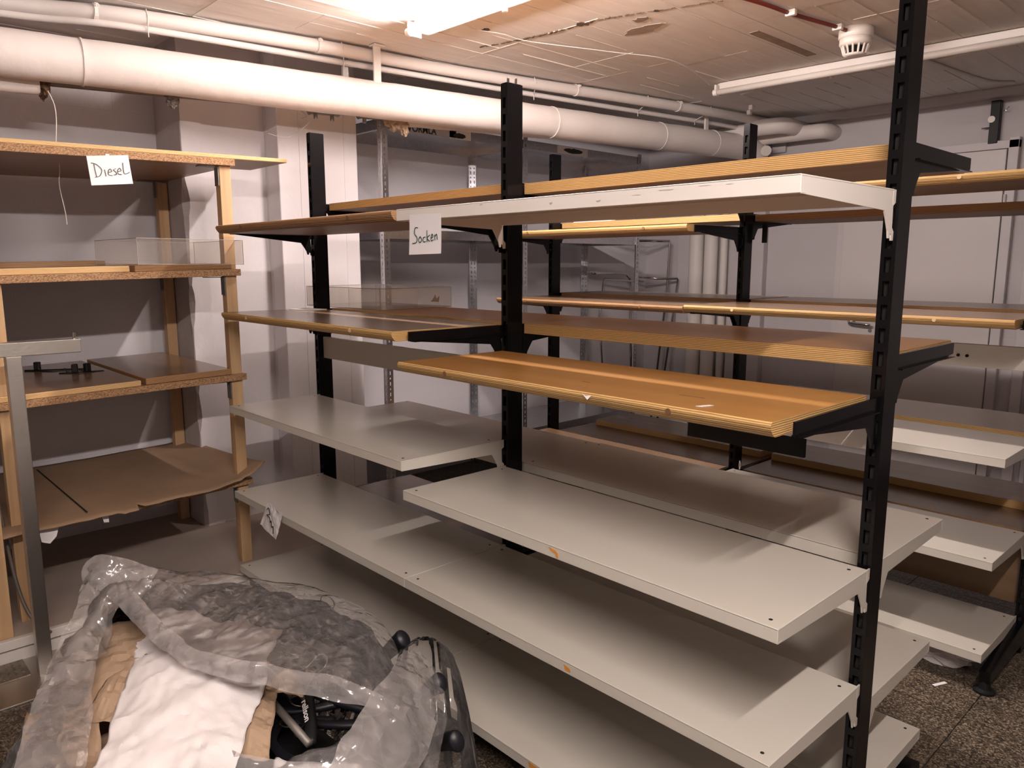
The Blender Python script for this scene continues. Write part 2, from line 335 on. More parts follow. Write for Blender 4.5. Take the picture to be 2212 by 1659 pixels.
# ------------------------------------------------------------------ mesh helpers
class MB:
    def __init__(s):
        s.v = []; s.f = []; s.mi = []
    def add(s, vs, fs, mi=0):
        o = len(s.v); s.v += [tuple(p) for p in vs]
        for f in fs:
            s.f.append(tuple(i + o for i in f)); s.mi.append(mi)
        return s
    def box(s, x0, x1, y0, y1, z0, z1, mi=0):
        vs = [(x0, y0, z0), (x1, y0, z0), (x1, y1, z0), (x0, y1, z0), (x0, y0, z1), (x1, y0, z1), (x1, y1, z1), (x0, y1, z1)]
        return s.add(vs, [(0, 3, 2, 1), (4, 5, 6, 7), (0, 1, 5, 4), (1, 2, 6, 5), (2, 3, 7, 6), (3, 0, 4, 7)], mi)
    def prism(s, poly, axis, a, b, mi=0):
        """poly: 2D points in the plane normal to axis, extruded from a to b"""
        def P(u, v, w):
            return {'X': (w, u, v), 'Y': (u, w, v), 'Z': (u, v, w)}[axis]
        n = len(poly)
        vs = [P(u, v, a) for u, v in poly] + [P(u, v, b) for u, v in poly]
        fs = [tuple(range(n)), tuple(reversed(range(n, 2 * n)))]
        fs += [(i, n + i, n + (i + 1) % n, (i + 1) % n) for i in range(n)]
        return s.add(vs, fs, mi)
    def tube(s, path, r, seg=10, mi=0, cap=True, rfun=None):
        path = [Vector(p) for p in path]; n = len(path)
        t0 = (path[1] - path[0]).normalized()
        up = Vector((0, 0, 1)) if abs(t0.z) < 0.9 else Vector((1, 0, 0))
        nx = t0.cross(up).normalized()
        vs = []
        for i, p in enumerate(path):
            t = (path[min(i + 1, n - 1)] - path[max(i - 1, 0)]).normalized()
            nx = (nx - t * nx.dot(t)).normalized(); ny = t.cross(nx)
            rr = rfun(i / (n - 1)) if rfun else r
            for k in range(seg):
                a = 2 * math.pi * k / seg
                vs.append(p + nx * math.cos(a) * rr + ny * math.sin(a) * rr)
        fs = []
        for i in range(n - 1):
            for k in range(seg):
                fs.append((i * seg + k, i * seg + (k + 1) % seg, (i + 1) * seg + (k + 1) % seg, (i + 1) * seg + k))
        if cap:
            fs.append(tuple(reversed(range(seg)))); fs.append(tuple(range((n - 1) * seg, n * seg)))
        return s.add(vs, fs, mi)
    def lathe(s, prof, c, axis='Z', seg=28, mi=0, cap=True):
        vs = []; fs = []
        for r, h in prof:
            for k in range(seg):
                a = 2 * math.pi * k / seg; u, v = r * math.cos(a), r * math.sin(a)
                d = {'Z': (u, v, h), 'X': (h, u, v), 'Y': (v, h, u)}[axis]
                vs.append((c[0] + d[0], c[1] + d[1], c[2] + d[2]))
        for i in range(len(prof) - 1):
            for k in range(seg):
                fs.append((i * seg + k, i * seg + (k + 1) % seg, (i + 1) * seg + (k + 1) % seg, (i + 1) * seg + k))
        if cap:
            fs.append(tuple(reversed(range(seg)))); fs.append(tuple(range((len(prof) - 1) * seg, len(prof) * seg)))
        return s.add(vs, fs, mi)
    def ribbon(s, path, width, mi=0):
        """flat strip seen from its front: path of points, constant offset vector width"""
        w_ = Vector(width); vs = []
        for p in path:
            vs += [Vector(p) - w_, Vector(p) + w_]
        return s.add(vs, [(2 * i, 2 * i + 1, 2 * i + 3, 2 * i + 2) for i in range(len(path) - 1)], mi)
    def mesh(s, name, mats, smooth=False, bevel=0.0, bseg=2, fix=True):
        me = bpy.data.meshes.new(name)
        me.from_pydata(s.v, [], s.f)
        for m in (mats if isinstance(mats, (list, tuple)) else [mats]):
            me.materials.append(m)
        me.polygons.foreach_set('material_index', s.mi)
        bm = bmesh.new(); bm.from_mesh(me)
        if bevel:
            bmesh.ops.remove_doubles(bm, verts=bm.verts, dist=1e-6)
            es = [e for e in bm.edges if len(e.link_faces) == 2 and e.calc_face_angle(0) > 0.6]
            bmesh.ops.bevel(bm, geom=es, offset=bevel, segments=bseg, affect='EDGES', profile=0.5, clamp_overlap=True)
        if fix:
            bmesh.ops.recalc_face_normals(bm, faces=bm.faces)
        bm.to_mesh(me); bm.free()
        if smooth:
            me.polygons.foreach_set('use_smooth', [True] * len(me.polygons))
        me.update()
        return me

def link(name, me, parent=None, loc=(0, 0, 0), rot=(0, 0, 0)):
    o = bpy.data.objects.new(name, me)
    COL.objects.link(o)
    if parent is not None:
        o.parent = parent
    o.location = loc; o.rotation_euler = rot
    return o

def part(name, mb, mats, parent=None, smooth=False, bevel=0.0, bseg=2, loc=(0, 0, 0), rot=(0, 0, 0), fix=True):
    return link(name, mb.mesh(name, mats, smooth, bevel, bseg, fix), parent, loc, rot)

def tag(o, label, cat, group=None):
    o['label'] = label; o['category'] = cat
    if group:
        o['group'] = group
    return o

def thing(name, label, cat, loc=(0, 0, 0), rotz=0.0, group=None):
    o = bpy.data.objects.new(name, None); o.empty_display_size = 0.05
    COL.objects.link(o); o.location = loc; o.rotation_euler = (0, 0, rotz)
    return tag(o, label, cat, group)

def struct(name, mb, mats, **kw):
    o = part(name, mb, mats, **kw)
    if o.parent is None:
        o['kind'] = 'structure'
    return o

def auto_smooth(o, ang=40):
    me = o.data
    me.polygons.foreach_set('use_smooth', [True] * len(me.polygons))
    bm = bmesh.new(); bm.from_mesh(me)
    for e in bm.edges:
        if len(e.link_faces) == 2 and e.calc_face_angle(0) > math.radians(ang):
            e.smooth = False
    bm.to_mesh(me); bm.free()
    return o

def fbm(p, s=1.0, oct=4, seed=0.0):
    v = 0; a = 1.0; tot = 0
    q = Vector(p) * s + Vector((seed, seed * 1.7, seed * 0.6))
    for _ in range(oct):
        v += a * mnoise.noise(q); tot += a; a *= 0.5; q = q * 2.03 + Vector((3.1, 1.7, 5.2))
    return v / tot

def ridge(p, s=1.0, oct=3, seed=0.0):
    v = 0; a = 1.0; tot = 0
    q = Vector(p) * s + Vector((seed, seed * 1.3, seed * 0.8))
    for _ in range(oct):
        v += a * (1 - 2 * abs(mnoise.noise(q))); tot += a; a *= 0.5; q = q * 2.1 + Vector((1.3, 4.7, 2.2))
    return v / tot

def smooth_path(pts, n=8):
    """Catmull-Rom through points"""
    P = [Vector(p) for p in pts]; out = []
    for i in range(len(P) - 1):
        p0 = P[max(i - 1, 0)]; p1 = P[i]; p2 = P[i + 1]; p3 = P[min(i + 2, len(P) - 1)]
        for k in range(n):
            t = k / n
            out.append(0.5 * ((2 * p1) + (p2 - p0) * t + (2 * p0 - 5 * p1 + 4 * p2 - p3) * t * t + (3 * p1 - p0 - 3 * p2 + p3) * t ** 3))
    out.append(P[-1])
    return out

# ================================================================== ROOM
XW, XE, YS, YB = -1.06, 5.2, -3.6, 3.80

# floor: dark bed with tiles
fl = MB().box(XW - 0.2, XE + 0.2, YS - 0.2, YB + 0.2, -0.12, -0.008)
floor = struct('floor', fl, MT['grout'])
TS = 0.50
tile_me = MB().box(-TS / 2 + 0.0015, TS / 2 - 0.0015, -TS / 2 + 0.0015, TS / 2 - 0.0015, -0.008, 0.0).mesh('tile', MT['floor'])
for i in range(-3, 10):
    for j in range(-8, 8):
        tx, ty = 0.195 + i * TS, 0.10 + j * TS
        if tx < XW - 0.1 or tx > XE or ty < YS or ty > YB + 0.1:
            continue
        link('tile', tile_me, floor, (tx, ty, 0))

# raised plinth under the timber rack
pl = MB().box(XW, -0.02, YS, 0.02, 0.0, 0.088)
plinth = struct('floor_plinth', pl, MT['plinth'], bevel=0.004)
part('edge_strip', MB().box(-0.02, -0.008, YS, 0.02, 0.0, 0.050), MT['plinth_edge'], plinth)
part('edge_lip', MB().box(-0.03, -0.005, YS, 0.02, 0.056, 0.092), MT['plinth_edge'], plinth, bevel=0.003)

# ceiling slab with board-marked strips
cl = MB().box(XW - 0.2, XE + 0.2, YS - 0.2, YB + 0.2, CEIL + 0.006, CEIL + 0.2)
ceiling = struct('ceiling', cl, MT['ceiling'])
BWD, BLN = 0.135, 1.83
rb = random.Random(3)
variants = []
for k in range(5):
    variants.append(MB().box(-BWD / 2 + 0.0008, BWD / 2 - 0.0008, -BLN / 2 + 0.001, BLN / 2 - 0.001, -0.001 * k * 0.5, 0.010).mesh('ceiling_board', MT['ceiling']))
fins = MB()
ni = int((XE - XW) / BWD) + 1
for i in range(ni):
    bx = XW + (i + 0.5) * BWD
    off = 0.0 if (i // 4) % 2 == 0 else 0.4
    for j in range(-1, 5):
        by = YS + off + (j + 0.5) * BLN - 0.4
        if by - BLN / 2 > YB or by + BLN / 2 < YS:
            continue
        link('ceiling_board', rb.choice(variants), ceiling, (bx, by, CEIL))
    # concrete fins squeezed out between the boards
    y = YS
    while y < YB:
        ln = rb.uniform(0.1, 0.7)
        if rb.random() < 0.42:
            h = rb.uniform(0.001, 0.0035)
            fx = bx + BWD / 2
            fins.box(fx - 0.0013, fx + 0.0013, y, min(y + ln, YB), CEIL - h - 0.002, CEIL + 0.004)
        y += ln
for yy in (-0.35, 0.95, 1.78, 2.75):
    x_ = XW
    while x_ < XE:
        ln = rb.uniform(0.15, 0.8)
        if rb.random() < 0.6:
            fins.box(x_, x_ + ln, yy - 0.0015, yy + 0.0015, CEIL - rb.uniform(0.002, 0.005), CEIL + 0.004)
        x_ += ln
o = part('concrete_fins', fins, MT['seam'], ceiling); o['kind'] = 'stuff'
# crack with spalls, brown stain patches
def crack(pts, wdt, seed, mat_):
    mb = MB(); r_ = random.Random(seed)
    P = smooth_path(pts, 14)
    for i in range(len(P) - 1):
        if r_.random() < 0.18:
            continue
        a, b = P[i], P[i + 1]
        jx = r_.uniform(-1, 1) * 0.006; d = (b - a).normalized(); n_ = Vector((-d.y, d.x, 0)) * wdt * r_.uniform(0.4, 1.5)
        q = Vector((0, jx, 0)); z = Vector((0, 0, CEIL - 0.0042))
        A, B = Vector((a.x, a.y, 0)) + q, Vector((b.x, b.y, 0)) + q
        top = Vector((0, 0, CEIL + 0.004))
        vs = [A - n_ + z, B - n_ + z, B + n_ + z, A + n_ + z, A - n_ + top, B - n_ + top, B + n_ + top, A + n_ + top]
        mb.add(vs, [(0, 1, 2, 3), (0, 4, 5, 1), (1, 5, 6, 2), (2, 6, 7, 3), (3, 7, 4, 0)])
    return mb
o = part('crack', crack([(0.09, 0.86, 0), (0.30, 0.915, 0), (0.50, 0.95, 0), (0.72, 0.962, 0), (0.86, 0.99, 0)], 0.005, 1, MT['crack']), MT['crack'], ceiling)
o = part('crack', crack([(0.86, 0.99, 0), (1.05, 1.06, 0), (1.276, 1.143, 0)], 0.002, 5, MT['crack']), MT['crack'], ceiling)
def splat(cx, cy, r, seed, z=CEIL - 0.0045, sx=1.0):
    r_ = random.Random(seed); n = 14
    pts = [(cx + sx * math.cos(2 * math.pi * k / n) * r * r_.uniform(0.5, 1.2), cy + math.sin(2 * math.pi * k / n) * r * r_.uniform(0.5, 1.2)) for k in range(n)]
    return MB().prism(pts, 'Z', z, CEIL + 0.003)
for cx, cy, r, s in ((0.69, 0.955, 0.035, 1), (0.33, 0.70, 0.02, 2), (1.02, 1.05, 0.015, 4)):
    part('spall', splat(cx, cy, r, s), MT['crack'], ceiling)
for cx, cy, r, s, sx in ((0.82, 1.22, 0.05, 6, 2.4), (0.90, 1.10, 0.03, 8, 2.0)):
    part('stain_patch', splat(cx, cy, r, s, CEIL - 0.0035, sx), MT['stain'], ceiling)
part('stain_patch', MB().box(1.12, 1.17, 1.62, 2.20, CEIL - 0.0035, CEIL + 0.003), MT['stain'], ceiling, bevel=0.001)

# walls
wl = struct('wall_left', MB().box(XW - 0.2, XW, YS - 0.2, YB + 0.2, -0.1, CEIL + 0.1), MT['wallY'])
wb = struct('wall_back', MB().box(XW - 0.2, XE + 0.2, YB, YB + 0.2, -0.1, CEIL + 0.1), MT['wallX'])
wr = struct('wall_right', MB().box(XE, XE + 0.2, YS - 0.2, YB + 0.2, -0.1, CEIL + 0.1), MT['wallfar'])
wf = struct('wall_front', MB().box(XW - 0.2, XE + 0.2, YS - 0.2, YS, -0.1, CEIL + 0.1), MT['wallfar'])

# slim pier with chipped arris, recess panel, wide pillar
def rough_pier(x0, x1, y0, y1, seed):
    mb = MB(); nz = 60
    for k in range(nz + 1):
        z = 0.0 + CEIL * k / nz
        c = max(0.0, fbm((seed, 0, z), 2.2, 4, seed)) * 0.09 + (0.035 if 1.62 < z < 1.85 else 0) * max(0, 1 - abs(z - 1.74) / 0.11)
        c += 0.005 * (1 + mnoise.noise(Vector((seed, z * 20, 0))))
        mb.v += [(x0, y0, z), (x1 - c, y0, z), (x1, y0 + c * 0.7, z), (x1, y1, z), (x0, y1, z)]
    for k in range(nz):
        for i in range(5):
            j = (i + 1) % 5; a = k * 5
            mb.f.append((a + i, a + j, a + 5 + j, a + 5 + i)); mb.mi.append(1 if i in (0, 1) else 0)
    mb.f.append((0, 4, 3, 2, 1)); mb.mi.append(0); mb.f.append(tuple(nz * 5 + i for i in range(5))); mb.mi.append(0)
    return mb
struct('wall_pier', rough_pier(XW - 0.02, -0.73, -0.305, -0.205, 4.0), [MT['pillar'], MT['pillar_raw']])
struct('wall_pier_return', MB().box(XW - 0.02, -0.75, -0.205, 0.13, 0.0, CEIL), MT['pillar'])
pil = struct('wall_pillar', MB().box(XW - 0.02, -0.60, 0.125, 0.585, 0.0, CEIL), MT['pillar'], bevel=0.006)
for yy in (0.24, 0.50):
    part('form_line', MB().box(-0.6015, -0.597, yy, yy + 0.002, 0.09, CEIL), MT['pillar'], pil)
for xx in (-0.72, -0.86):
    part('form_line', MB().box(xx, xx + 0.002, 0.1235, 0.128, 0.09, CEIL), MT['pillar'], pil)

# services in the back corner: boxed strip, vertical pipes, pilaster
struct('wall_pilaster', MB().box(-0.20, 0.095, YB - 0.07, YB + 0.02, 0.0, 2.22), MT['wallX'], bevel=0.01)
struct('wall_strip', MB().box(-0.70, -0.575, YB - 0.05, YB + 0.02, 0.0, 2.15), MT['wallX'], bevel=0.004)
rp = (( -0.500, 0.060, 'white painted drain pipe beside the narrow boxed strip on the back wall'),
      (-0.365, 0.056, 'white painted drain pipe between two other upright pipes on the back wall'),
      (-0.262, 0.030, 'slim white upright pipe next to the back wall pilaster'))
for px_, pr_, lb in rp:
    p = part('drain_pipe', MB().tube([(0, 0, 0.0), (0, 0, 1.1), (0, 0, 2.16)], pr_, 20), MT['pipe_small'], loc=(px_, YB - pr_ - 0.01, 0.0))
    auto_smooth(p); tag(p, lb, 'pipe')

# door
dr = bpy.data.objects.new('door_1', None); COL.objects.link(dr); dr.location = (0.694, YB, 0.0); dr['kind'] = 'structure'
DW, DH = 0.965, 2.115
part('door_leaf', MB().box(0, DW, -0.055, -0.005, 0.01, DH), MT['door'], dr, bevel=0.003)
fr = MB().box(DW + 0.004, DW + 0.06, -0.045, 0.0, 0.0, DH + 0.07)
part('frame_jamb', fr, MT['frame_paint'], dr, bevel=0.004)
part('frame_jamb', MB().box(-0.06, -0.004, -0.012, 0.0, 0.0, DH + 0.07), MT['frame_paint'], dr, bevel=0.002)
part('frame_head', MB().box(-0.06, DW + 0.06, -0.045, 0.0, DH + 0.004, DH + 0.055), MT['frame_paint'], dr, bevel=0.004)
for hz in (0.28, 1.80):
    part('hinge', MB().lathe([(0.009, -0.045), (0.009, 0.045)], (DW + 0.012, -0.052, hz), 'Z', 10), MT['frame_paint'], dr)
hd = part('door_handle', MB().tube(smooth_path([(0.105, -0.06, 1.015), (0.105, -0.10, 1.015), (0.13, -0.112, 1.012), (0.235, -0.112, 1.005), (0.245, -0.10, 1.004)], 6), 0.010, 12), MT['chrome'], dr, smooth=True)
hd['label'] = 'chrome lever handle'
part('handle_rosette', MB().lathe([(0.027, -0.064), (0.027, -0.055)], (0.105, 0, 1.015), 'Y', 24), MT['chrome'], hd)
part('keyhole_plate', MB().lathe([(0.012, -0.060), (0.012, -0.054)], (0.235, 0, 0.96), 'Y', 16), MT['dull_steel'], dr)
# right of the door: flat casing strips of the next frame
struct('trim_1', MB().box(1.80, 1.86, YB - 0.03, YB, 0.0, 2.10), MT['frame_paint'], bevel=0.004)
struct('trim_2', MB().box(1.90, 1.925, YB - 0.05, YB, 0.0, 1.95), MT['frame_paint'], bevel=0.003)
struct('trim_3', MB().box(XW, XE, YB - 0.075, YB, CEIL - 0.055, CEIL + 0.003), MT['wallX'], bevel=0.012)

# ================================================================== LAMPS
def lamp(name, label, lit, loc, rotz, length):
    t = thing(name, label, 'ceiling light', loc, rotz)
    # along local X, hanging from the ceiling plane (local z=0)
    part('batten', MB().prism([(-0.045, 0.0), (0.045, 0.0), (0.036, -0.052), (-0.036, -0.052)], 'X', 0.03, length - 0.03), MT['plastic_white'], t, bevel=0.003)
    m = MT[lit]
    tb = part('fluorescent_tube', MB().tube([(0.035, -0.062, -0.056), (length / 2, -0.062, -0.056), (length - 0.035, -0.062, -0.056)], 0.017, 16), m, t, smooth=True)
    for xx in (0.018, length - 0.018):
        part('end_cap', MB().lathe([(0.0180, -0.012), (0.0180, 0.012)], (xx, -0.062, -0.056), 'X', 16), MT['plastic_white'], t)
        part('lamp_holder', MB().box(xx - 0.006, xx + 0.006, -0.070, 0.0, -0.070, -0.012), MT['plastic_white'], t, bevel=0.002)
    part('starter', MB().lathe([(0.011, -0.058), (0.011, -0.043)], (length * 0.35, 0.020, -0.010), 'Z', 14), MT['plastic_white'], t)
    part('batten_end', MB().box(0.012, 0.030, -0.030, 0.030, -0.043, 0.0), MT['plastic_white'], t)
    return t
lamp('fluorescent_lamp', 'lit fluorescent batten lamp glaring on the ceiling above the racks', 'tube_on', (0.21, 0.41, CEIL - 0.004), 0.02, 1.52)
lamp('fluorescent_lamp', 'unlit fluorescent batten lamp on the ceiling near the smoke detector', 'tube_off', (0.47, 2.42, CEIL - 0.004), 0.04, 1.90)
lamp('fluorescent_lamp', 'lit fluorescent batten lamp on the ceiling over the aisle', 'tube_new', (3.22, -2.42, CEIL - 0.004), math.pi / 2, 1.52)

# ================================================================== SLOTTED POSTS
def slotted_post(wd, dp, h, pitch=0.05, slot_h=0.032, slot_w=None, z0=0.06):
    """rectangular tube with real slots through the -Y and +Y faces, hollow behind"""
    slot_w = slot_w or wd * 0.46
    mb = MB()
    hx, hy = wd / 2, dp / 2
    # plain sides and top
    for sx in (-1, 1):
        mb.add([(sx * hx, -hy, 0), (sx * hx, hy, 0), (sx * hx, hy, h), (sx * hx, -hy, h)], [(0, 1, 2, 3)])
    mb.add([(-hx, -hy, h), (hx, -hy, h), (hx, hy, h), (-hx, hy, h)], [(0, 1, 2, 3)])
    for sy in (-1, 1):
        y = sy * hy; yi = sy * (hy - 0.004)
        a = slot_w / 2
        mb.add([(-hx, y, 0), (-a, y, 0), (-a, y, h), (-hx, y, h)], [(0, 1, 2, 3)])
        mb.add([(a, y, 0), (hx, y, 0), (hx, y, h), (a, y, h)], [(0, 1, 2, 3)])
        z = 0.0; zs = z0
        while True:
            ze = min(zs, h)
            mb.add([(-a, y, z), (a, y, z), (a, y, ze), (-a, y, ze)], [(0, 1, 2, 3)])
            if ze >= h:
                break
            zt = zs + slot_h
            if zt > h - 0.01:
                mb.add([(-a, y, ze), (a, y, ze), (a, y, h), (-a, y, h)], [(0, 1, 2, 3)]); break
            # slot walls
            mb.add([(-a, y, zs), (a, y, zs), (a, y, zt), (-a, y, zt), (-a, yi, zs), (a, yi, zs), (a, yi, zt), (-a, yi, zt)],
                   [(0, 1, 5, 4), (1, 2, 6, 5), (2, 3, 7, 6), (3, 0, 4, 7)])
            z = zt; zs += pitch
        # dark sheets stand in for the shade inside the hollow post
    mb.add([(-a, -hy + 0.012, 0.01), (a, -hy + 0.012, 0.01), (a, -hy + 0.012, h - 0.01), (-a, -hy + 0.012, h - 0.01)], [(0, 1, 2, 3)], 1)
    mb.add([(-a, hy - 0.012, 0.01), (a, hy - 0.012, 0.01), (a, hy - 0.012, h - 0.01), (-a, hy - 0.012, h - 0.01)], [(0, 1, 2, 3)], 1)
    return mb

PW, PD = 0.030, 0.066
def rack(label, loc, posts, bars, foot_style):
    t = thing('shelving_rack', label, 'shelving rack', loc)
    for px_, ph in posts:
        part('post', slotted_post(PW, PD, ph), [MT['black'], MT['hole']], t, loc=(px_, 0, 0), fix=False)
        part('post_cap', MB().box(-PW / 2 + 0.003, PW / 2 - 0.003, -PD / 2 + 0.003, PD / 2 - 0.003, ph, ph + 0.002), MT['black_matte'], t, loc=(px_, 0, 0))
        if foot_style == 'bar':
            part('foot', MB().prism([(-0.40, 0.03), (-0.40, 0.075), (-0.033, 0.115), (0.033, 0.115), (0.40, 0.075), (0.40, 0.03), (0.36, 0.02), (-0.36, 0.02)], 'X', -0.024, 0.024), MT['black'], t, loc=(px_, 0, 0), bevel=0.003)
            for sy in (-1, 1):
                part('foot_pad', MB().lathe([(0.030, 0.0), (0.030, 0.010), (0.018, 0.014), (0.012, 0.032)], (px_, sy * 0.37, 0), 'Z', 18), MT['black_matte'], t)
        else:
            part('foot', MB().prism([(-0.43, 0.035), (-0.43, 0.075), (-0.033, 0.12), (0.033, 0.12), (0.43, 0.075), (0.43, 0.035)], 'X', -0.018, 0.018), MT['black'], t, loc=(px_, 0, 0), bevel=0.003)
            for sy in (-1, 1):
                part('foot_pad', MB().lathe([(0.034, 0.0), (0.034, 0.008), (0.020, 0.014), (0.016, 0.040)], (px_, sy * 0.415, 0), 'Z', 18), MT['black_matte'], t)
    for (x0, x1, y, z0, z1, m, nm) in bars:
        b = part(nm, MB().box(x0, x1, y - 0.009, y + 0.009, z0, z1), MT[m], t, bevel=0.002)
    return t

XA, XB, XC = 0.0, 1.25, 2.44
g1 = rack('black post double-sided shelving rack standing in front, with tall right post',
          (0, 0, 0), [(XA, 1.985), (XB, 1.985), (XC, 2.36)],
          [(XA + 0.016, XB - 0.016, 0.0, 1.008, 1.104, 'metal', 'crossbar'), (XB + 0.016, XC - 0.016, 0.0, 1.018, 1.112, 'white_metal', 'crossbar')], 'bar')
for px_, zt in ((XB, 1.985),):
    for dx in (-0.006, 0.008):
        part('top_bolt', MB().lathe([(0.004, 0), (0.004, 0.018), (0.002, 0.022)], (px_ + dx, 0.01 * (1 if dx > 0 else -1), zt), 'Z', 10), MT['chrome'], g1)
Y2 = 1.48
XP = (0.03, 1.237, 2.445)
g2 = rack('black post double-sided shelving rack standing behind, in front of the white door',
          (0, Y2, 0), [(XP[0], 2.03), (XP[1], 2.04), (XP[2], 2.04)],
          [(XP[0] + 0.016, XP[1] - 0.016, 0.0, 1.040, 1.130, 'white_metal', 'crossbar'), (XP[1] + 0.016, XP[2] - 0.016, 0.0, 1.045, 1.130, 'white_metal', 'crossbar'),
           (1.00, 1.60, -0.045, 0.585, 0.70, 'black_matte', 'lower_panel')], 'slim')
for hx in (2.155, 2.185):
    part('screw', MB().lathe([(0.006, -0.0125), (0.006, -0.009)], (hx, 0, 1.085), 'Y', 10), MT['hole'], g2)

# ================================================================== SHELVES
def hook_bracket(depth, h_front, h_back, drop, thick, lip):
    """side profile (distance from post, height) of a shelf bracket with notched tail"""
    pts = [(0.0, 0.0)]
    d = depth
    if lip:
        pts += [(d - 0.006, 0.0), (d - 0.006, lip), (d, lip)]
    else:
        pts += [(d, 0.0)]
    pts += [(d, -h_front), (0.055, -h_back), (0.042, -h_back - drop * 0.35), (0.030, -h_back - drop * 0.72),
            (0.026, -h_back - drop), (0.020, -h_back - drop), (0.018, -h_back - drop * 0.82), (0.012, -h_back - drop * 0.86), (0.010, -h_back - drop * 1.08),
            (0.0, -h_back - drop * 1.08), (0.0, -h_back - drop * 0.75), (0.009, -h_back - drop * 0.6), (0.011, -h_back * 0.75), (0.0, -h_back * 0.6)]
    return pts

def bracket_part(name, parent, x, sy, yp, depth, mat_, hf, hb, drop, thick=0.004, lip=0.0, z=0.0):
    pts = [(yp + sy * a, z + b) for a, b in hook_bracket(depth, hf, hb, drop, thick, lip)]
    b = part(name, MB().prism(pts, 'X', x - thick / 2, x + thick / 2), mat_, parent)
    return b

def metal_shelf(label, x0, x1, ypost, sy, z, depth=0.408, mat_='metal', lip=0.030, group=None, holes=True, back=True):
    """folded sheet shelf; sy=-1 projects towards -Y. Origin at the middle of the rear edge, top surface at local z=0"""
    cx = (x0 + x1) / 2; L_ = (x1 - x0) / 2
    t = thing('metal_shelf', label, 'shelf', (cx, ypost + sy * (PD / 2), z), 0, group)
    yb, yf = sy * 0.012, sy * depth
    th = 0.0018
    y0, y1 = min(yb, yf), max(yb, yf)
    part('shelf_panel', MB().box(-L_, L_, y0, y1, -0.004, 0.0), [MT[mat_]], t, bevel=0.0015)
    yq0, yq1 = sorted((yf, yf - sy * 0.004))
    part('front_lip', MB().box(-L_, L_, yq0, yq1, -lip, -0.0005), MT[mat_], t, bevel=0.0012)
    yr0, yr1 = sorted((yf - sy * 0.004, yf - sy * 0.020))
    part('lip_return', MB().box(-L_, L_, yr0, yr1, -lip, -lip + 0.002), MT[mat_], t)
    if back:
        yb0, yb1 = sorted((yb, yb + sy * 0.003))
        part('rear_flange', MB().box(-L_, L_, yb0, yb1, -0.032, -0.0005), MT[mat_], t)
    ym = sy * depth * 0.52
    part('stiffener', MB().prism([(ym - 0.03, -0.004), (ym + 0.03, -0.004), (ym + 0.022, -0.018), (ym - 0.022, -0.018)], 'X', -L_ + 0.01, L_ - 0.01), MT['under'], t)
    for sx in (-1, 1):
        bracket_part('bracket', t, sx * (L_ - 0.002), sy, 0.0, depth - 0.002, MT[mat_], lip, lip + 0.012, 0.055, 0.003, 0.0, -0.0008)
    if holes:
        for sx in (-1, 1):
            for yy in (yf - sy * 0.028, yb + sy * 0.03):
                part('corner_hole', MB().lathe([(0.0042, -0.001), (0.0042, 0.0004)], (sx * (L_ - 0.03), yy, 0), 'Z', 10), MT['hole'], t)
    return t

def wood_shelf(label, x0, x1, ypost, sy, z, depth=0.425, top='laminate', edge='ply', th=0.030, brackets=(True, True), bx=None, group=None, plug='dowel', plugs=2, yoff=0.012):
    cx = (x0 + x1) / 2; L_ = (x1 - x0) / 2
    t = thing('wooden_shelf', label, 'shelf', (cx, ypost + sy * (PD / 2), z), 0, group)
    yb, yf = sy * yoff, sy * depth
    # section: square at the rear, rounded front with an undercut lower corner
    sec = [(yb, -th), (yb, 0.0), (yf - sy * 0.006, 0.0), (yf - sy * 0.0015, -0.003), (yf, -0.008), (yf - sy * 0.003, -th * 0.55), (yf - sy * 0.010, -th * 0.85), (yf - sy * 0.018, -th)]
    mb = MB().prism(sec, 'X', -L_, L_)
    me = mb.mesh('board', [MT[edge], MT[top], MT['laminate_under']])
    for p in me.polygons:
        if p.normal.z > 0.9: p.material_index = 1
        elif p.normal.z < -0.9: p.material_index = 2
        else: p.material_index = 0
    link('board', me, t)
    for k in range(plugs):
        xx = (-0.62 + 1.24 * k / max(1, plugs - 1)) * L_
        part('dowel_plug', MB().lathe([(0.0065, -0.0008), (0.0065, 0.004)] if sy < 0 else [(0.0065, -0.004), (0.0065, 0.0008)], (xx, yf + (0.0005 if sy < 0 else -0.0005) * -1 * 0, -0.011), 'Y', 12), MT[plug], t)
    for i, sx in enumerate((-1, 1)):
        if brackets[i]:
            xx = sx * (L_ + 0.010) if bx is None else bx[i] - cx
            bracket_part('bracket', t, xx, sy, 0.0, depth - 0.045, MT['black'], 0.028, 0.060, 0.050, 0.005, 0.0, 0.004 - 0.006)
            part('bracket_flange', MB().box(xx - 0.012, xx + 0.012, min(sy * 0.02, sy * (depth - 0.06)), max(sy * 0.02, sy * (depth - 0.06)), -th - 0.003, -th - 0.0005), MT['black'], t)
    return t

# ---- front rack, aisle side (towards the camera)
XL0, XL1 = 0.010, 1.238
XR0, XR1 = 1.256, 2.446
metal_shelf('grey-white metal shelf, lowest at the left of the front rack, just above the floor', XL0 + 0.005, 1.236, 0, -1, 0.145, 0.415)
metal_shelf('grey-white metal shelf, lowest at the right of the front rack, with torn orange sticker', 1.239, XR1, 0, -1, 0.145, 0.415)
metal_shelf('grey-white metal shelf on the front rack with the crumpled note clipped to its edge', XL0, 1.248, 0, -1, 0.476, 0.418)
metal_shelf('grey-white metal shelf, second lowest at the right of the front rack', 1.250, 2.452, 0, -1, 0.476, 0.418)
metal_shelf('grey-white metal shelf on the left of the front rack, between timber post and middle post', XL0, XL1 + 0.008, 0, -1, 0.844, 0.418)
metal_shelf('grey-white metal shelf right under the bright orange-brown board of the front rack', XR0 - 0.004, 2.454, 0, -1, 0.757, 0.418)
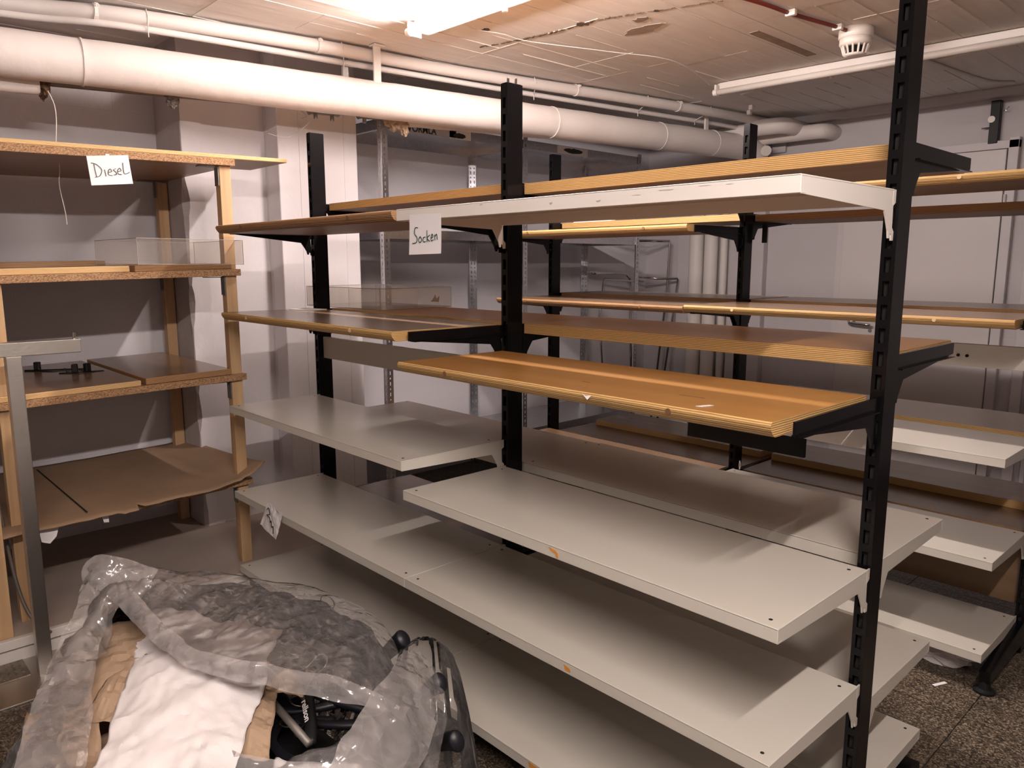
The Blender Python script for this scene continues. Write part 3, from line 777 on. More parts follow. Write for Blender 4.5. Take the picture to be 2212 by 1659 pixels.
metal_shelf('bright white metal shelf, topmost at the right of the front rack, holding the Socken note', XR0 - 0.004, 2.448, 0, -1, 1.580, 0.418, 'white_metal', 0.032)
wood_shelf('glossy brown wooden shelf on the left of the front rack, below the clear tray', 0.0, 1.222, 0, -1, 1.232, 0.425, 'laminate_dark', 'ply', bx=(-0.008, 1.244))
wood_shelf('brown wooden shelf, topmost at the left of the front rack on the aisle side', -0.005, 1.236, 0, -1, 1.579, 0.425, 'laminate_dark', 'ply_dark', bx=(0.0, 1.236), plug='dowel_dark')
wood_shelf('bright orange-brown wooden shelf in the middle of the front rack with white paper scrap', 1.252, 2.422, 0, -1, 1.146, 0.427, 'laminate', 'ply', bx=(1.262, 2.444), plug='dowel_dark')
# ---- front rack, far side
wood_shelf('orange-brown wooden shelf, topmost at the far right side of the front rack', 1.262, 2.428, 0, 1, 1.684, 0.428, 'laminate', 'ply', th=0.034, bx=(1.256, 2.446))
wood_shelf('orange-brown wooden shelf, topmost at the far left side of the front rack', 0.022, 1.236, 0, 1, 1.690, 0.428, 'laminate', 'ply', th=0.030, bx=(0.010, 1.244))
wood_shelf('brown wooden shelf at mid height on the far right side of the front rack', 1.262, 2.428, 0, 1, 1.232, 0.428, 'laminate', 'ply', th=0.034, bx=(1.256, 2.446))
wood_shelf('brown wooden shelf at mid height on the far left side, carrying the clear tray', 0.012, 1.236, 0, 1, 1.230, 0.428, 'laminate', 'ply', bx=(0.004, 1.244))
metal_shelf('grey-white metal shelf at knee height on the far right side of the front rack', XR0 - 0.010, 2.450, 0, 1, 0.755, 0.418)
metal_shelf('grey-white metal shelf on the far left side of the front rack at knee height', XL0, XL1 + 0.004, 0, 1, 0.752, 0.418)
metal_shelf('grey-white metal shelf low on the far right side of the front rack', XR0 - 0.010, 2.446, 0, 1, 0.405, 0.418)
wood_shelf('dark brown wooden shelf low on the far left side of the front rack', 0.012, 1.10, 0, 1, 0.372, 0.425, 'laminate_dark', 'ply_dark')
metal_shelf('grey-white metal shelf, lowest on the far right side of the front rack', 1.239, 2.442, 0, 1, 0.140, 0.418)

# ---- rear rack, near side
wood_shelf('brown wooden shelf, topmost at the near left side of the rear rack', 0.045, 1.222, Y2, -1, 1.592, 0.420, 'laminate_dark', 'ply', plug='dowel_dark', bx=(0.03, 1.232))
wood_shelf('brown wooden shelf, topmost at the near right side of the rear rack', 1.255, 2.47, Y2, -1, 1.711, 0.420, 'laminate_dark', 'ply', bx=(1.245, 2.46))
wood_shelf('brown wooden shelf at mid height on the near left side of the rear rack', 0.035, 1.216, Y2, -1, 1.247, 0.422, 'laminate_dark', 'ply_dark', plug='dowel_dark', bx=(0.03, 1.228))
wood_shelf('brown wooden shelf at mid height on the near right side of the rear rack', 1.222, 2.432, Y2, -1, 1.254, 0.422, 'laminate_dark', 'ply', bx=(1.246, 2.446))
metal_shelf('white metal shelf with bent front corner on the near right side of the rear rack', 1.25, 2.446, Y2, -1, 0.814, 0.42, holes=False)
metal_shelf('grey-white metal shelf at shin height on the near right side of the rear rack', 1.25, 2.440, Y2, -1, 0.466, 0.42)
metal_shelf('grey-white metal shelf, lowest on the near right side of the rear rack above the foot', 1.25, 2.436, Y2, -1, 0.142, 0.42)
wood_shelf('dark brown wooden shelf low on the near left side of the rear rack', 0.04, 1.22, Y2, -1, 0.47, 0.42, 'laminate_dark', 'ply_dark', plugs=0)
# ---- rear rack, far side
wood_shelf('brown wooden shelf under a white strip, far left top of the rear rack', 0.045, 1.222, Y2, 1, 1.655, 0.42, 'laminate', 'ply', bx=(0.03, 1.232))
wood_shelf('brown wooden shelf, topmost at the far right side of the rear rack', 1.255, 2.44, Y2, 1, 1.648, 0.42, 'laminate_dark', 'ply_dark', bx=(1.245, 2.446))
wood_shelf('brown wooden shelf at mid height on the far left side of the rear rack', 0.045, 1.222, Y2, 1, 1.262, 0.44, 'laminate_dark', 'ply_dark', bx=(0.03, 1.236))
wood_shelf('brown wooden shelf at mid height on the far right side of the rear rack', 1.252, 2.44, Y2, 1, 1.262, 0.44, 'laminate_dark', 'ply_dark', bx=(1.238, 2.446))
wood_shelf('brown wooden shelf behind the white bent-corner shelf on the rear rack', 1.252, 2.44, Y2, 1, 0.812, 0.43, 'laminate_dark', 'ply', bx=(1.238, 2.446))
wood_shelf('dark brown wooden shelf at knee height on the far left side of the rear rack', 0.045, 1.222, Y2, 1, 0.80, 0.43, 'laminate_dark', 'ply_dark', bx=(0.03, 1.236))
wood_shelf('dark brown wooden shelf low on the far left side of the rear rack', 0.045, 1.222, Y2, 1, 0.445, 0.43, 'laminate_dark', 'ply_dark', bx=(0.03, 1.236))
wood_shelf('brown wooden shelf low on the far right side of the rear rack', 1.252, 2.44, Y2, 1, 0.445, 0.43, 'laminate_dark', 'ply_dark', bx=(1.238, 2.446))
def loose_board(label, x0, x1, y0, y1, z, th, top, edge):
    cx, cy = (x0 + x1) / 2, (y0 + y1) / 2
    me = MB().box(x0 - cx, x1 - cx, y0 - cy, y1 - cy, 0.0, th).mesh('plywood_board', [MT[edge], MT[top]], bevel=0.001, bseg=1)
    for p in me.polygons:
        p.material_index = 1 if abs(p.normal.z) > 0.9 else 0
    return tag(link('plywood_board', me, None, (cx, cy, z)), label, 'board')
loose_board('loose brown board lying on the low far right shelf of the rear rack', 1.26, 2.43, 1.79, 2.10, 0.4455, 0.034, 'laminate_dark', 'ply')
loose_board('loose brown board lying on the low far left shelf of the rear rack', 0.10, 1.20, 1.79, 2.10, 0.4455, 0.034, 'laminate_dark', 'ply')
# upright brown panel behind the lowest rear shelves
o = part('back_panel', MB().box(1.26, 2.425, 0.036, 0.050, 0.16, 0.42), MT['laminate_dark'], g2)

# ================================================================== OVERHEAD PIPES
def pipe_at(y, dx=0.0, dz=0.0):
    return Vector((-0.297 + 0.0947 * y + dx, y, 2.223 + 0.0137 * y + dz))
def lumpy_tube(path, r, seg, amp, seed, rs=9.0):
    """insulated pipe: slightly uneven wrap"""
    mb = MB(); n = len(path); path = [Vector(p) for p in path]
    nx = None
    for i, p in enumerate(path):
        t = (path[min(i + 1, n - 1)] - path[max(i - 1, 0)]).normalized()
        if nx is None:
            nx = t.cross(Vector((0, 0, 1)) if abs(t.z) < 0.9 else Vector((1, 0, 0))).normalized()
        nx = (nx - t * nx.dot(t)).normalized(); ny = t.cross(nx)
        for k in range(seg):
            a = 2 * math.pi * k / seg
            d = nx * math.cos(a) + ny * math.sin(a)
            rr = r * (1 + amp * fbm(p + d * r, rs, 3, seed))
            mb.v.append(tuple(p + d * rr))
    for i in range(n - 1):
        for k in range(seg):
            mb.f.append((i * seg + k, i * seg + (k + 1) % seg, (i + 1) * seg + (k + 1) % seg, (i + 1) * seg + k)); mb.mi.append(0)
    mb.f.append(tuple(reversed(range(seg)))); mb.mi.append(0)
    mb.f.append(tuple(range((n - 1) * seg, n * seg))); mb.mi.append(0)
    return mb

t = thing('heating_pipe', 'thick white wrapped pipe running under the ceiling along the left wall', 'pipe', (0, 0, 0))
path = [pipe_at(-3.55 + 0.035 * k) for k in range(int(6.95 / 0.035))]
path += smooth_path([pipe_at(3.42), Vector((0.045, 3.56, 2.255)), Vector((0.055, 3.64, 2.17)), Vector((0.055, 3.66, 2.03))], 8)[1:]
o = part('pipe_wrap', lumpy_tube(path, 0.088, 32, 0.05, 2.0, 5.0), MT['pipe'], t); auto_smooth(o, 50)
for y_ in (-0.80, 1.62, 2.55, 3.1):
    c = pipe_at(y_); d = (pipe_at(y_ + 0.1) - c).normalized()
    o = part('wrap_joint', MB().tube([c - d * 0.004, c + d * 0.004], 0.0905, 28), MT['pipe'], t); auto_smooth(o, 50)
for y_, nm in ((0.47, 1), (-1.9, 1), (2.99, 1)):
    c = pipe_at(y_)
    o = part('pipe_hanger', MB().box(c.x + 0.034, c.x + 0.046, y_ - 0.020, y_ + 0.020, c.z + 0.070, CEIL - 0.004), MT['pipe_small'], t, bevel=0.002)
    part('hanger_plate', MB().box(c.x + 0.02, c.x + 0.07, y_ - 0.03, y_ + 0.03, CEIL - 0.012, CEIL - 0.004), MT['pipe_small'], t, bevel=0.002)
o = part('pipe_hanger', MB().box(-0.36, -0.345, 0.36, 0.39, 2.26, CEIL - 0.004), MT['pipe_small'], t)

def pipe2_at(y):
    p = pipe_at(y, -0.10); return Vector((p.x, p.y, 2.152 + 0.032 * y))
t = thing('thin_pipe', 'bare dark steel pipe with torn wrap ends below the thick white pipe', 'pipe', (0, 0, 0))
part('bare_pipe', MB().tube([pipe2_at(-3.5 + 0.2 * k) + Vector((0, 0, 0.012)) for k in range(35)], 0.0115, 12), MT['dull_steel'], t, smooth=True)
for a, b, sd in ((-3.5, -0.93, 1.0), (0.66, 3.3, 3.0)):
    n = int((b - a) / 0.04)
    o = part('wrap', lumpy_tube([pipe2_at(a + (b - a) * k / n) for k in range(n + 1)], 0.036, 20, 0.12, sd, 9), MT['pipe'], t); auto_smooth(o, 60)
def tuft(c, r, seed, stretch=(1, 1, 1)):
    mb = MB(); n, m_ = 16, 12
    for i in range(m_ + 1):
        th = math.pi * i / m_
        for k in range(n):
            a = 2 * math.pi * k / n
            d = Vector((math.sin(th) * math.cos(a), math.sin(th) * math.sin(a), math.cos(th)))
            rr = r * (0.7 + 0.9 * abs(ridge(d, 2.3, 3, seed)))
            mb.v.append((c[0] + d.x * rr * stretch[0], c[1] + d.y * rr * stretch[1], c[2] + d.z * rr * stretch[2]))
    for i in range(m_):
        for k in range(n):
            mb.f.append((i * n + k, i * n + (k + 1) % n, (i + 1) * n + (k + 1) % n, (i + 1) * n + k)); mb.mi.append(0)
    return mb
c = pipe2_at(-0.915); part('torn_insulation', tuft(c, 0.040, 3.0, (0.9, 0.45, 1.0)), MT['rust'], t)
c = pipe2_at(0.655); part('torn_insulation', tuft(c + Vector((0, 0, -0.008)), 0.042, 6.0, (0.9, 1.3, 1.0)), MT['fibre'], t)
c = pipe2_at(0.70); part('torn_insulation', tuft(c + Vector((0.01, 0, -0.035)), 0.026, 8.0, (0.8, 0.8, 1.5)), MT['fibre'], t)
for y_ in (0.26, 0.52):
    c = pipe2_at(y_) + Vector((0, 0, 0.012)); d = (pipe2_at(y_ + 0.1) - pipe2_at(y_)).normalized()
    o = part('pipe_coupling', MB().tube([c - d * 0.075, c - d * 0.060, c + d * 0.060, c + d * 0.075], 0.021, 14, rfun=lambda q: 0.032 if abs(q - .5) > .4 else 0.027), MT['dull_steel'], t)
    for s_ in (-0.045, 0.045):
        part('clamp_bolt', MB().lathe([(0.010, -0.050), (0.010, -0.024)], (c.x, c.y + s_, c.z), 'Z', 8), MT['dull_steel'], t)
c = pipe2_at(-0.44); part('clamp_remnant', tuft(c + Vector((0.01, 0, -0.012)), 0.018, 9.0, (0.8, 1.2, 1.4)), MT['dull_steel'], t)
part('loose_wire', MB().tube(smooth_path([pipe2_at(0.14), pipe2_at(0.16) + Vector((0.02, 0, -0.03)), pipe2_at(0.11) + Vector((0.03, 0.02, -0.045)), pipe2_at(0.17) + Vector((0.02, 0, -0.06)), pipe2_at(0.08) + Vector((0, 0, -0.13)), pipe2_at(-0.02) + Vector((0, 0, -0.12))], 8), 0.0012, 6), MT['dull_steel'], t)

sm = smooth_path([(-1.0, -3.5, 2.435), (-0.80, -2.0, 2.437), (-0.59, -1.01, 2.438), (-0.43, -0.576, 2.440), (-0.300, 0.20, 2.441), (-0.225, 1.01, 2.441), (0.0, 2.33, 2.441), (0.10, 3.00, 2.441), (0.17, 3.70, 2.441)], 14)
t = thing('conduit_pipe', 'white painted conduit pipe clipped against the ceiling, upper of the pair', 'pipe', (0, 0, 0))
o = part('pipe_run', MB().tube(sm, 0.030, 18), MT['pipe_small'], t); auto_smooth(o, 60)
for y_ in (-0.72, 0.20, 1.75, 2.62):
    q = min(sm, key=lambda p: abs(p.y - y_))
    part('pipe_clip', MB().tube([q + Vector((0, -0.008, 0)), q + Vector((0, 0.008, 0))], 0.034, 18), MT['pipe_small'], t)
    part('clip_screw', tuft(q + Vector((0.028, 0, 0.020)), 0.010, y_, (1, 1, 0.7)), MT['pipe_small'], t)
sm2 = smooth_path([(-0.95, -3.5, 2.395), (-0.76, -2.0, 2.397), (-0.596, -1.015, 2.398), (-0.436, -0.577, 2.398), (-0.332, 0.346, 2.398), (-0.235, 1.264, 2.398), (-0.08, 2.50, 2.398), (-0.01, 3.0, 2.398), (0.06, 3.70, 2.398)], 14)
t = thing('conduit_pipe', 'thin white conduit pipe, lower of the pair near the ceiling', 'pipe', (0, 0, 0))
o = part('pipe_run', MB().tube(sm2, 0.0145, 14), MT['pipe_small'], t); auto_smooth(o, 60)
for y_ in (-0.55, 0.32, 1.52, 2.35, 2.9):
    q = min(sm2, key=lambda p: abs(p.y - y_)); q2 = min(sm, key=lambda p: abs(p.y - y_))
    part('cable_tie', MB().tube([q + Vector((0.02, 0, -0.035)), q + Vector((0.019, 0, -0.005)), q2 + Vector((0.034, 0, 0.0)), q2 + Vector((0.02, 0, 0.03))], 0.0022, 6), MT['plastic_white'], t)

# wrapped elbows and valve in the back corner
for lb, pts, r in (('white wrapped elbow pipe in the back corner, left of the two', [(-0.20, 3.40, 2.33), (0.05, 3.42, 2.375), (0.27, 3.44, 2.385), (0.345, 3.50, 2.385), (0.36, 3.62, 2.380), (0.36, 3.84, 2.375)], 0.056),
                   ('white wrapped elbow pipe in the back corner, right of the two', [(0.06, 3.62, 2.345), (0.30, 3.64, 2.345), (0.50, 3.65, 2.345), (0.555, 3.70, 2.345), (0.56, 3.84, 2.345)], 0.052)):
    o = part('elbow_pipe', lumpy_tube(smooth_path(pts, 8), r, 24, 0.04, r * 50, 8), MT['pipe'], None); auto_smooth(o, 60); tag(o, lb, 'pipe')
t = thing('pipe_valve', 'small rusty valve with clear knob on the back wall beside the elbow pipes', 'valve', (0.115, 3.66, 2.27))
part('valve_body', MB().tube([(-0.07, 0.0, 0.03), (-0.03, -0.01, 0.025), (0, -0.03, 0.01)], 0.018, 12), MT['rust'], t)
part('valve_knob', MB().tube([(0, -0.03, 0.01), (0.02, -0.05, -0.01), (0.05, -0.09, -0.03)], 0.028, 14, rfun=lambda q: 0.016 + 0.022 * q), MT['plastic_white'], t)
o = part('junction_box', MB().box(-0.055, 0.055, -0.035, 0.0, -0.05, 0.05), MT['wallX'], None, bevel=0.008, loc=(0.155, YB + 0.002, 2.295))
tag(o, 'painted-over square junction box high on the back wall', 'junction box')
for i_, (xx, yy) in enumerate(((0.20, 3.25), (0.30, 3.10))):
    o = part('ceiling_anchor', MB().box(-0.014, 0.014, -0.014, 0.014, -0.03, 0.0), MT['pipe_small'], None, bevel=0.003, loc=(xx, yy, CEIL - 0.002))
    tag(o, ('small white ceiling anchor near the back corner, farther one', 'small white ceiling anchor near the back corner, closer one')[i_], 'anchor')

# smoke detector, cables
t = thing('smoke_detector', 'round white smoke detector on the ceiling fed by a red cable', 'smoke detector', (1.487, 1.924, CEIL))
part('base_ring', MB().lathe([(0.072, 0.0), (0.074, -0.012), (0.074, -0.040), (0.070, -0.044)], (0, 0, 0), 'Z', 32), MT['plastic_white'], t, smooth=True)
part('head', MB().lathe([(0.069, -0.044), (0.069, -0.068), (0.060, -0.076), (0.050, -0.078)], (0, 0, 0), 'Z', 32), MT['plastic_white'], t, smooth=True)
part('sensor_core', MB().lathe([(0.040, -0.076), (0.036, -0.112)], (0, 0, 0), 'Z', 24), MT['hole'], t)
for k in range(14):
    a = 2 * math.pi * k / 14
    part('vent_rib', MB().tube([(math.cos(a) * 0.058, math.sin(a) * 0.058, -0.074), (math.cos(a) * 0.047, math.sin(a) * 0.047, -0.112)], 0.0045, 6), MT['plastic_white'], t)
part('sensor_cap', MB().lathe([(0.048, -0.110), (0.046, -0.117), (0.030, -0.120)], (0, 0, 0), 'Z', 28), MT['plastic_white'], t, smooth=True)
t = thing('red_cable', 'dark red cable clipped along the ceiling to the smoke detector', 'cable', (0, 0, 0))
part('cable_run', MB().tube(smooth_path([(1.20, 0.3, CEIL - 0.012), (1.33, 0.95, CEIL - 0.012), (1.385, 1.259, CEIL - 0.012), (1.408, 1.47, CEIL - 0.014), (1.455, 1.76, CEIL - 0.014), (1.475, 1.87, CEIL - 0.018)], 8), 0.0085, 10), MT['red_cable'], t, smooth=True)
for p in ((1.415, 1.45, CEIL - 0.014), (1.462, 1.79, CEIL - 0.014)):
    part('cable_clip', MB().box(p[0] - 0.022, p[0] + 0.022, p[1] - 0.012, p[1] + 0.012, p[2] - 0.014, CEIL - 0.003), MT['plastic_white'], t, bevel=0.004)
o = part('ceiling_conduit', MB().tube(smooth_path([(1.505, 2.0, CEIL - 0.012), (1.513, 2.06, CEIL - 0.014), (1.515, 2.38, CEIL - 0.014), (1.53, 2.81, CEIL - 0.010), (1.597, 3.44, CEIL - 0.010), (1.70, 3.60, CEIL - 0.012)], 6), 0.010, 10), MT['pipe_small'], None, smooth=True)
tag(o, 'painted conduit running from the smoke detector towards the back wall', 'conduit')
o = part('painted_wire', MB().tube(smooth_path([(0.42, 0.44, CEIL - 0.011), (0.33, 0.62, CEIL - 0.011), (0.36, 0.78, CEIL - 0.011), (0.36, 0.95, CEIL - 0.011), (0.50, 1.35, CEIL - 0.011), (0.62, 1.75, CEIL - 0.011), (0.45, 2.36, CEIL - 0.011)], 10), 0.0022, 6), MT['ceiling'], None)
tag(o, 'painted-over wire along the ceiling between the two lamps in view', 'wire')

# black bar above the door
t = thing('wall_bar', 'short black bar with white disc fixed above the white door', 'bar', (1.575, YB, 2.155))
part('bar', MB().box(-0.026, 0.026, -0.05, 0.0, 0.0, 0.255), MT['black_matte'], t, bevel=0.003)
part('white_disc', MB().lathe([(0.020, -0.054), (0.020, -0.050)], (-0.016, 0, 0.145), 'Y', 20), MT['plastic_white'], t)
part('peg', MB().tube([(-0.026, -0.03, 0.10), (-0.07, -0.035, 0.098)], 0.004, 8), MT['chrome'], t)
part('wire_hook', MB().tube(smooth_path([(0.026, -0.03, 0.24), (0.03, -0.04, 0.20), (0.05, -0.045, 0.185), (0.07, -0.04, 0.21)], 6), 0.0025, 6), MT['chrome'], t)

# string hanging from the torn wrap
o = part('hanging_string', MB().tube(smooth_path([(0, 0, 0), (0.0, 0.018, -0.05), (0.0, 0.02, -0.11), (0.0, 0.012, -0.20), (0.0, 0.016, -0.29), (0.0, 0.010, -0.36), (0.0, 0.022, -0.46), (0, 0.024, -0.51)], 8), 0.0018, 6), MT['string'], None, loc=(-0.42, -0.915, 2.095))
tag(o, 'pale string dangling from the torn pipe wrap in front of the top timber shelf', 'string')

# ================================================================== TIMBER RACK
UY1, UY0 = -0.345, -2.40
t = thing('timber_rack', 'home-made timber rack with chipboard shelves against the left wall', 'timber rack', (0, 0, 0.088))
def zz(z): return z - 0.088
for (x_, y_, h) in ((-0.17, -0.345, 1.835), (-0.955, -0.335, 1.825), (-0.17, -1.205, 1.805), (-0.955, -1.205, 1.80), (-0.17, -2.35, 1.79)):
    part('post', MB().box(x_ - 0.023, x_ + 0.023, y_ - 0.024, y_ + 0.024, 0.0, zz(h)), MT['timber'], t, bevel=0.002)
TILT = 0.022
shelf_z = (1.862, 1.405, 0.952, 0.478)   # top faces at y = UY1
for zs in shelf_z:
    b = MB().box(-1.02, -0.125, UY0 - UY1, 0.035, -0.028, 0.0)
    me = b.mesh('chipboard_shelf', [MT['chip'], MT['chip_top']], bevel=0.0015, bseg=1)
    for p in me.polygons:
        p.material_index = 1 if abs(p.normal.z) > 0.9 else 0
    link('chipboard_shelf', me, t, (0, UY1, zz(zs)), (TILT, 0, 0))
    for (x_, y_) in ((-0.17, -0.345), (-0.955, -0.335)):
        ya = y_ - 0.026
        part('angle_bracket', MB().box(x_ - 0.019, x_ + 0.019, ya - 0.003, ya + 0.0015, zz(zs) - 0.110, zz(zs) - 0.032).box(x_ - 0.019, x_ + 0.019, ya - 0.08, ya - 0.003, zz(zs) - 0.0355, zz(zs) - 0.0325), MT['dull_steel'], t)

def tilted_board(label, x0, x1, y0, y1, ztop_base, th, top, edge, lift=0.0, concave=False):
    """loose board on a tilted shelf; z measured at y=UY1"""
    cy = (y0 + y1) / 2; cx = (x0 + x1) / 2
    me = MB().box(x0 - cx, x1 - cx, y0 - cy, y1 - cy, 0, th).mesh('plywood_board', [MT[edge], MT[top]], bevel=0.002, bseg=1)
    for p in me.polygons:
        p.material_index = 1 if abs(p.normal.z) > 0.9 else 0
    z = ztop_base + (cy - UY1) * math.tan(TILT) + 0.0006 + lift
    return tag(link('plywood_board', me, None, (cx, cy, z), (TILT, 0, 0)), label, 'board')
tilted_board('plywood board lying on top of the timber rack, overhanging its right end', -0.50, -0.128, -1.9, -0.07, shelf_z[0], 0.016, 'laminate_under', 'ply_pale')
tilted_board('pale-edged plywood board on the second timber shelf, left of the clear tray', -0.62, -0.13, -1.9, -0.755, shelf_z[1], 0.024, 'laminate_dark', 'ply_pale')
tilted_board('dark-edged plywood board on the second timber shelf, under the clear tray', -0.62, -0.135, -0.735, -0.345, shelf_z[1], 0.024, 'laminate_dark', 'ply_dark')
tilted_board('plywood board at the back of the second timber shelf against the wall', -1.0, -0.64, -1.9, -0.70, shelf_z[1], 0.045, 'laminate_dark', 'ply_dark')
tilted_board('flat brown plywood board with pale edge on the third timber shelf, below the black hooks', -1.0, -0.13, -1.9, -0.745, shelf_z[2], 0.022, 'laminate_dark', 'ply_pale')
tilted_board('brown plywood board on the third timber shelf, against the right post', -0.99, -0.135, -0.725, -0.372, shelf_z[2], 0.026, 'laminate_dark', 'ply_dark')

# cardboard sheet with torn front edge
mb = MB(); nxx, nyy = 26, 60
for i in range(nxx + 1):
    for j in range(nyy + 1):
        u, v = i / nxx, j / nyy
        yy = -1.30 + 1.02 * v
        front = -0.055 + 0.028 * fbm((v * 9, 0, 0), 1, 4, 2) - 0.05 * (1 if 0.47 < v < 0.50 else 0) + 0.03 * (1 if 0.40 < v < 0.47 else 0) - 0.10 * max(0, v - 0.72) * (1 if v < 0.93 else 0) + 0.05 * max(0, v - 0.9)
        xx = -1.02 + (front + 1.02) * u
        z = 0.482 + (yy - UY1) * math.tan(TILT) + 0.0015 + 0.004 * fbm((xx * 4, yy * 4, 0), 1, 3, 5)
        z += max(0, (u - 0.72)) ** 2 * (0.5 * max(0, v - 0.75) + 0.02 * math.sin(v * 14)) - 0.42 * max(0, u - 0.90) ** 1.3 * (1 - v) * 0.5
        z += 0.55 * max(0, v - 0.90) * (0.15 + u)
        z = max(z, 0.4815 + (yy - UY1) * math.tan(TILT)) if xx < -0.13 else z
        mb.v.append((xx, yy, z))
for i in range(nxx):
    for j in range(nyy):
        a = i * (nyy + 1) + j
        mb.f.append((a, a + 1, a + nyy + 2, a + nyy + 1)); mb.mi.append(0)
o = part('cardboard_sheet', mb, MT['cardboard'], None, smooth=True)
so = o.modifiers.new('thick', 'SOLIDIFY'); so.thickness = 0.004; so.offset = 1
tag(o, 'torn brown cardboard sheet covering the lowest timber shelf', 'cardboard')
o = part('cardboard_seam', MB().box(-0.95, -0.11, -0.003, 0.003, 0, 0.0015), MT['hole'], None, loc=(0, -0.985, 0.4755))
o.parent = bpy.data.objects['cardboard_sheet']
o = part('price_tag', MB().add([(-0.09, -0.94, 0.468), (-0.09, -0.915, 0.466), (-0.088, -0.917, 0.425), (-0.088, -0.935, 0.428)], [(0, 1, 2, 3)]), MT['paper'], None)
so = o.modifiers.new('thick', 'SOLIDIFY'); so.thickness = 0.0008
tag(o, 'small white tag hanging under the torn cardboard edge', 'paper tag')
o = part('paper_label', MB().add([(-0.10, -1.155, 0.455), (-0.10, -1.085, 0.452), (-0.085, -1.10, 0.415), (-0.075, -1.125, 0.395), (-0.08, -1.15, 0.405)], [(0, 1, 2, 3, 4)]), MT['paper'], None)
so = o.modifiers.new('thick', 'SOLIDIFY'); so.thickness = 0.0008
tag(o, 'torn white paper label by the steel stand on the lowest timber shelf', 'paper')

# black plastic hooks on the third shelf
def hook_strip(label, loc, rot, L_, kinds):
    t = thing('hook_strip', label, 'hook', loc, rot)
    part('strip', MB().tube([(0, 0, 0.004), (L_ * 0.5, 0.01, 0.004), (L_, 0, 0.006)], 0.004, 8), MT['black_matte'], t)
    part('strip', MB().tube([(0, 0, 0.004), (L_ * 0.5, -0.05, 0.004), (L_, 0, 0.006)], 0.003, 8), MT['black_matte'], t)
    for f in kinds:
        part('clip', MB().box(L_ * f - 0.012, L_ * f + 0.012, -0.012, 0.012, 0.006, 0.042), MT['black_matte'], t, bevel=0.004)
zt = 0.952 + 0.022 - 0.0155
hook_strip('black plastic hook with one clip lying at the left on the third timber shelf', (-0.80, -1.02, zt), 1.0, 0.26, (0.2,))
hook_strip('black plastic hook with one clip lying in the middle of the third timber shelf', (-0.60, -0.93, zt), 1.2, 0.17, (0.35,))
hook_strip('black plastic hook with one clip lying next to the board gap', (-0.74, -0.88, zt), 0.3, 0.22, (0.8,))

# second timber rack post at the frame edge and dark cable
t = thing('timber_rack', 'second timber rack post at the left edge behind the steel stand', 'timber rack', (-0.06, -1.30, 0.088))
part('post', MB().box(-0.025, 0.025, -0.026, 0.026, 0, 1.75), MT['timber'], t, bevel=0.002)
part('post', MB().box(-0.85, -0.80, -0.026, 0.026, 0, 1.75), MT['timber'], t, bevel=0.002)
part('rail', MB().box(-0.85, 0.025, -0.075, -0.028, 0.30, 0.36), MT['timber'], t, bevel=0.002)
o = part('power_cable', MB().tube(smooth_path([(0, 0, 0.9), (0.02, 0.01, 0.55), (0.06, 0.03, 0.22), (0.10, 0.055, 0.06), (0.16, 0.09, 0.006), (0.22, 0.10, 0.006)], 8), 0.006, 8), MT['dull_steel'], None, smooth=True, loc=(-0.20, -1.27, 0.088))
tag(o, 'dark cable hanging down between the two timber posts on the left', 'cable')

# ================================================================== STEEL T STAND
t = thing('steel_stand', 'brushed steel clothes stand with a square arm at the left edge', 'clothes stand', (0.15, -1.22, 0.0))
part('upright', MB().box(-0.022, 0.022, -0.022, 0.022, 0.006, 1.128), MT['steel'], t, bevel=0.002)
part('arm', MB().box(-0.020, 0.020, -0.55, 0.200, 1.128, 1.174), MT['steel'], t, bevel=0.002)
part('arm_bolt', MB().lathe([(0.005, 0), (0.005, 0.022)], (0, 0.185, 1.174), 'Z', 10), MT['chrome'], t)
part('base_plate', MB().box(-0.16, 0.16, -0.20, 0.20, 0.0, 0.008), MT['steel'], t, bevel=0.002)

# tread plate lying on the floor at the left
t = thing('tread_plate', 'worn aluminium tread plate on the floor at the left edge', 'metal plate', (-0.005, -1.62, 0.0))
part('plate', MB().box(0.0, 0.14, 0.0, 0.36, 0.0, 0.012), MT['tread'], t, bevel=0.002)
ribs = MB()
for i in range(7):
    for j in range(17):
        cx, cy = 0.012 + i * 0.019, 0.014 + j * 0.0205
        a = math.pi / 4 if (i + j) % 2 else -math.pi / 4
        dx, dy = math.cos(a) * 0.008, math.sin(a) * 0.008; nx_, ny_ = -dy * 0.25, dx * 0.25
        ribs.add([(cx - dx, cy - dy, 0.012), (cx + nx_, cy + ny_, 0.012), (cx + dx, cy + dy, 0.012), (cx - nx_, cy - ny_, 0.012), (cx, cy, 0.0145)], [(0, 1, 4), (1, 2, 4), (2, 3, 4), (3, 0, 4)])
o = part('tread_pattern', ribs, MT['tread'], t); o['kind'] = 'stuff'

# ================================================================== GALVANISED RACK
def angle_post(h):
    """L-profile with punched slots in both legs; corner at origin, legs along +X and +Y"""
    mb = MB(); lw = 0.038
    for ax in (0, 1):
        def P(a, z): return (a, 0.0, z) if ax == 0 else (0.0, a, z)
        cols = [(0.0, 0.014), (0.021, lw)]
        for a, b in cols:
            mb.add([P(a, 0), P(b, 0), P(b, h), P(a, h)], [(0, 1, 2, 3)])
        z = 0.0; k = 0
        while z < h:
            zs = min(z + 0.016, h); zt = min(z + 0.016 + (0.020 if k % 2 == 0 else 0.009), h)
            mb.add([P(0.014, z), P(0.021, z), P(0.021, zs), P(0.014, zs)], [(0, 1, 2, 3)])
            z = zt; k += 1
    return mb
GX0, GX1 = -1.005, -0.465
GY = (0.652, 1.745, 2.912)
t = thing('galvanised_rack', 'galvanised steel boltless rack standing behind the pillar against the left wall', 'shelving rack', (0, 0, 0))
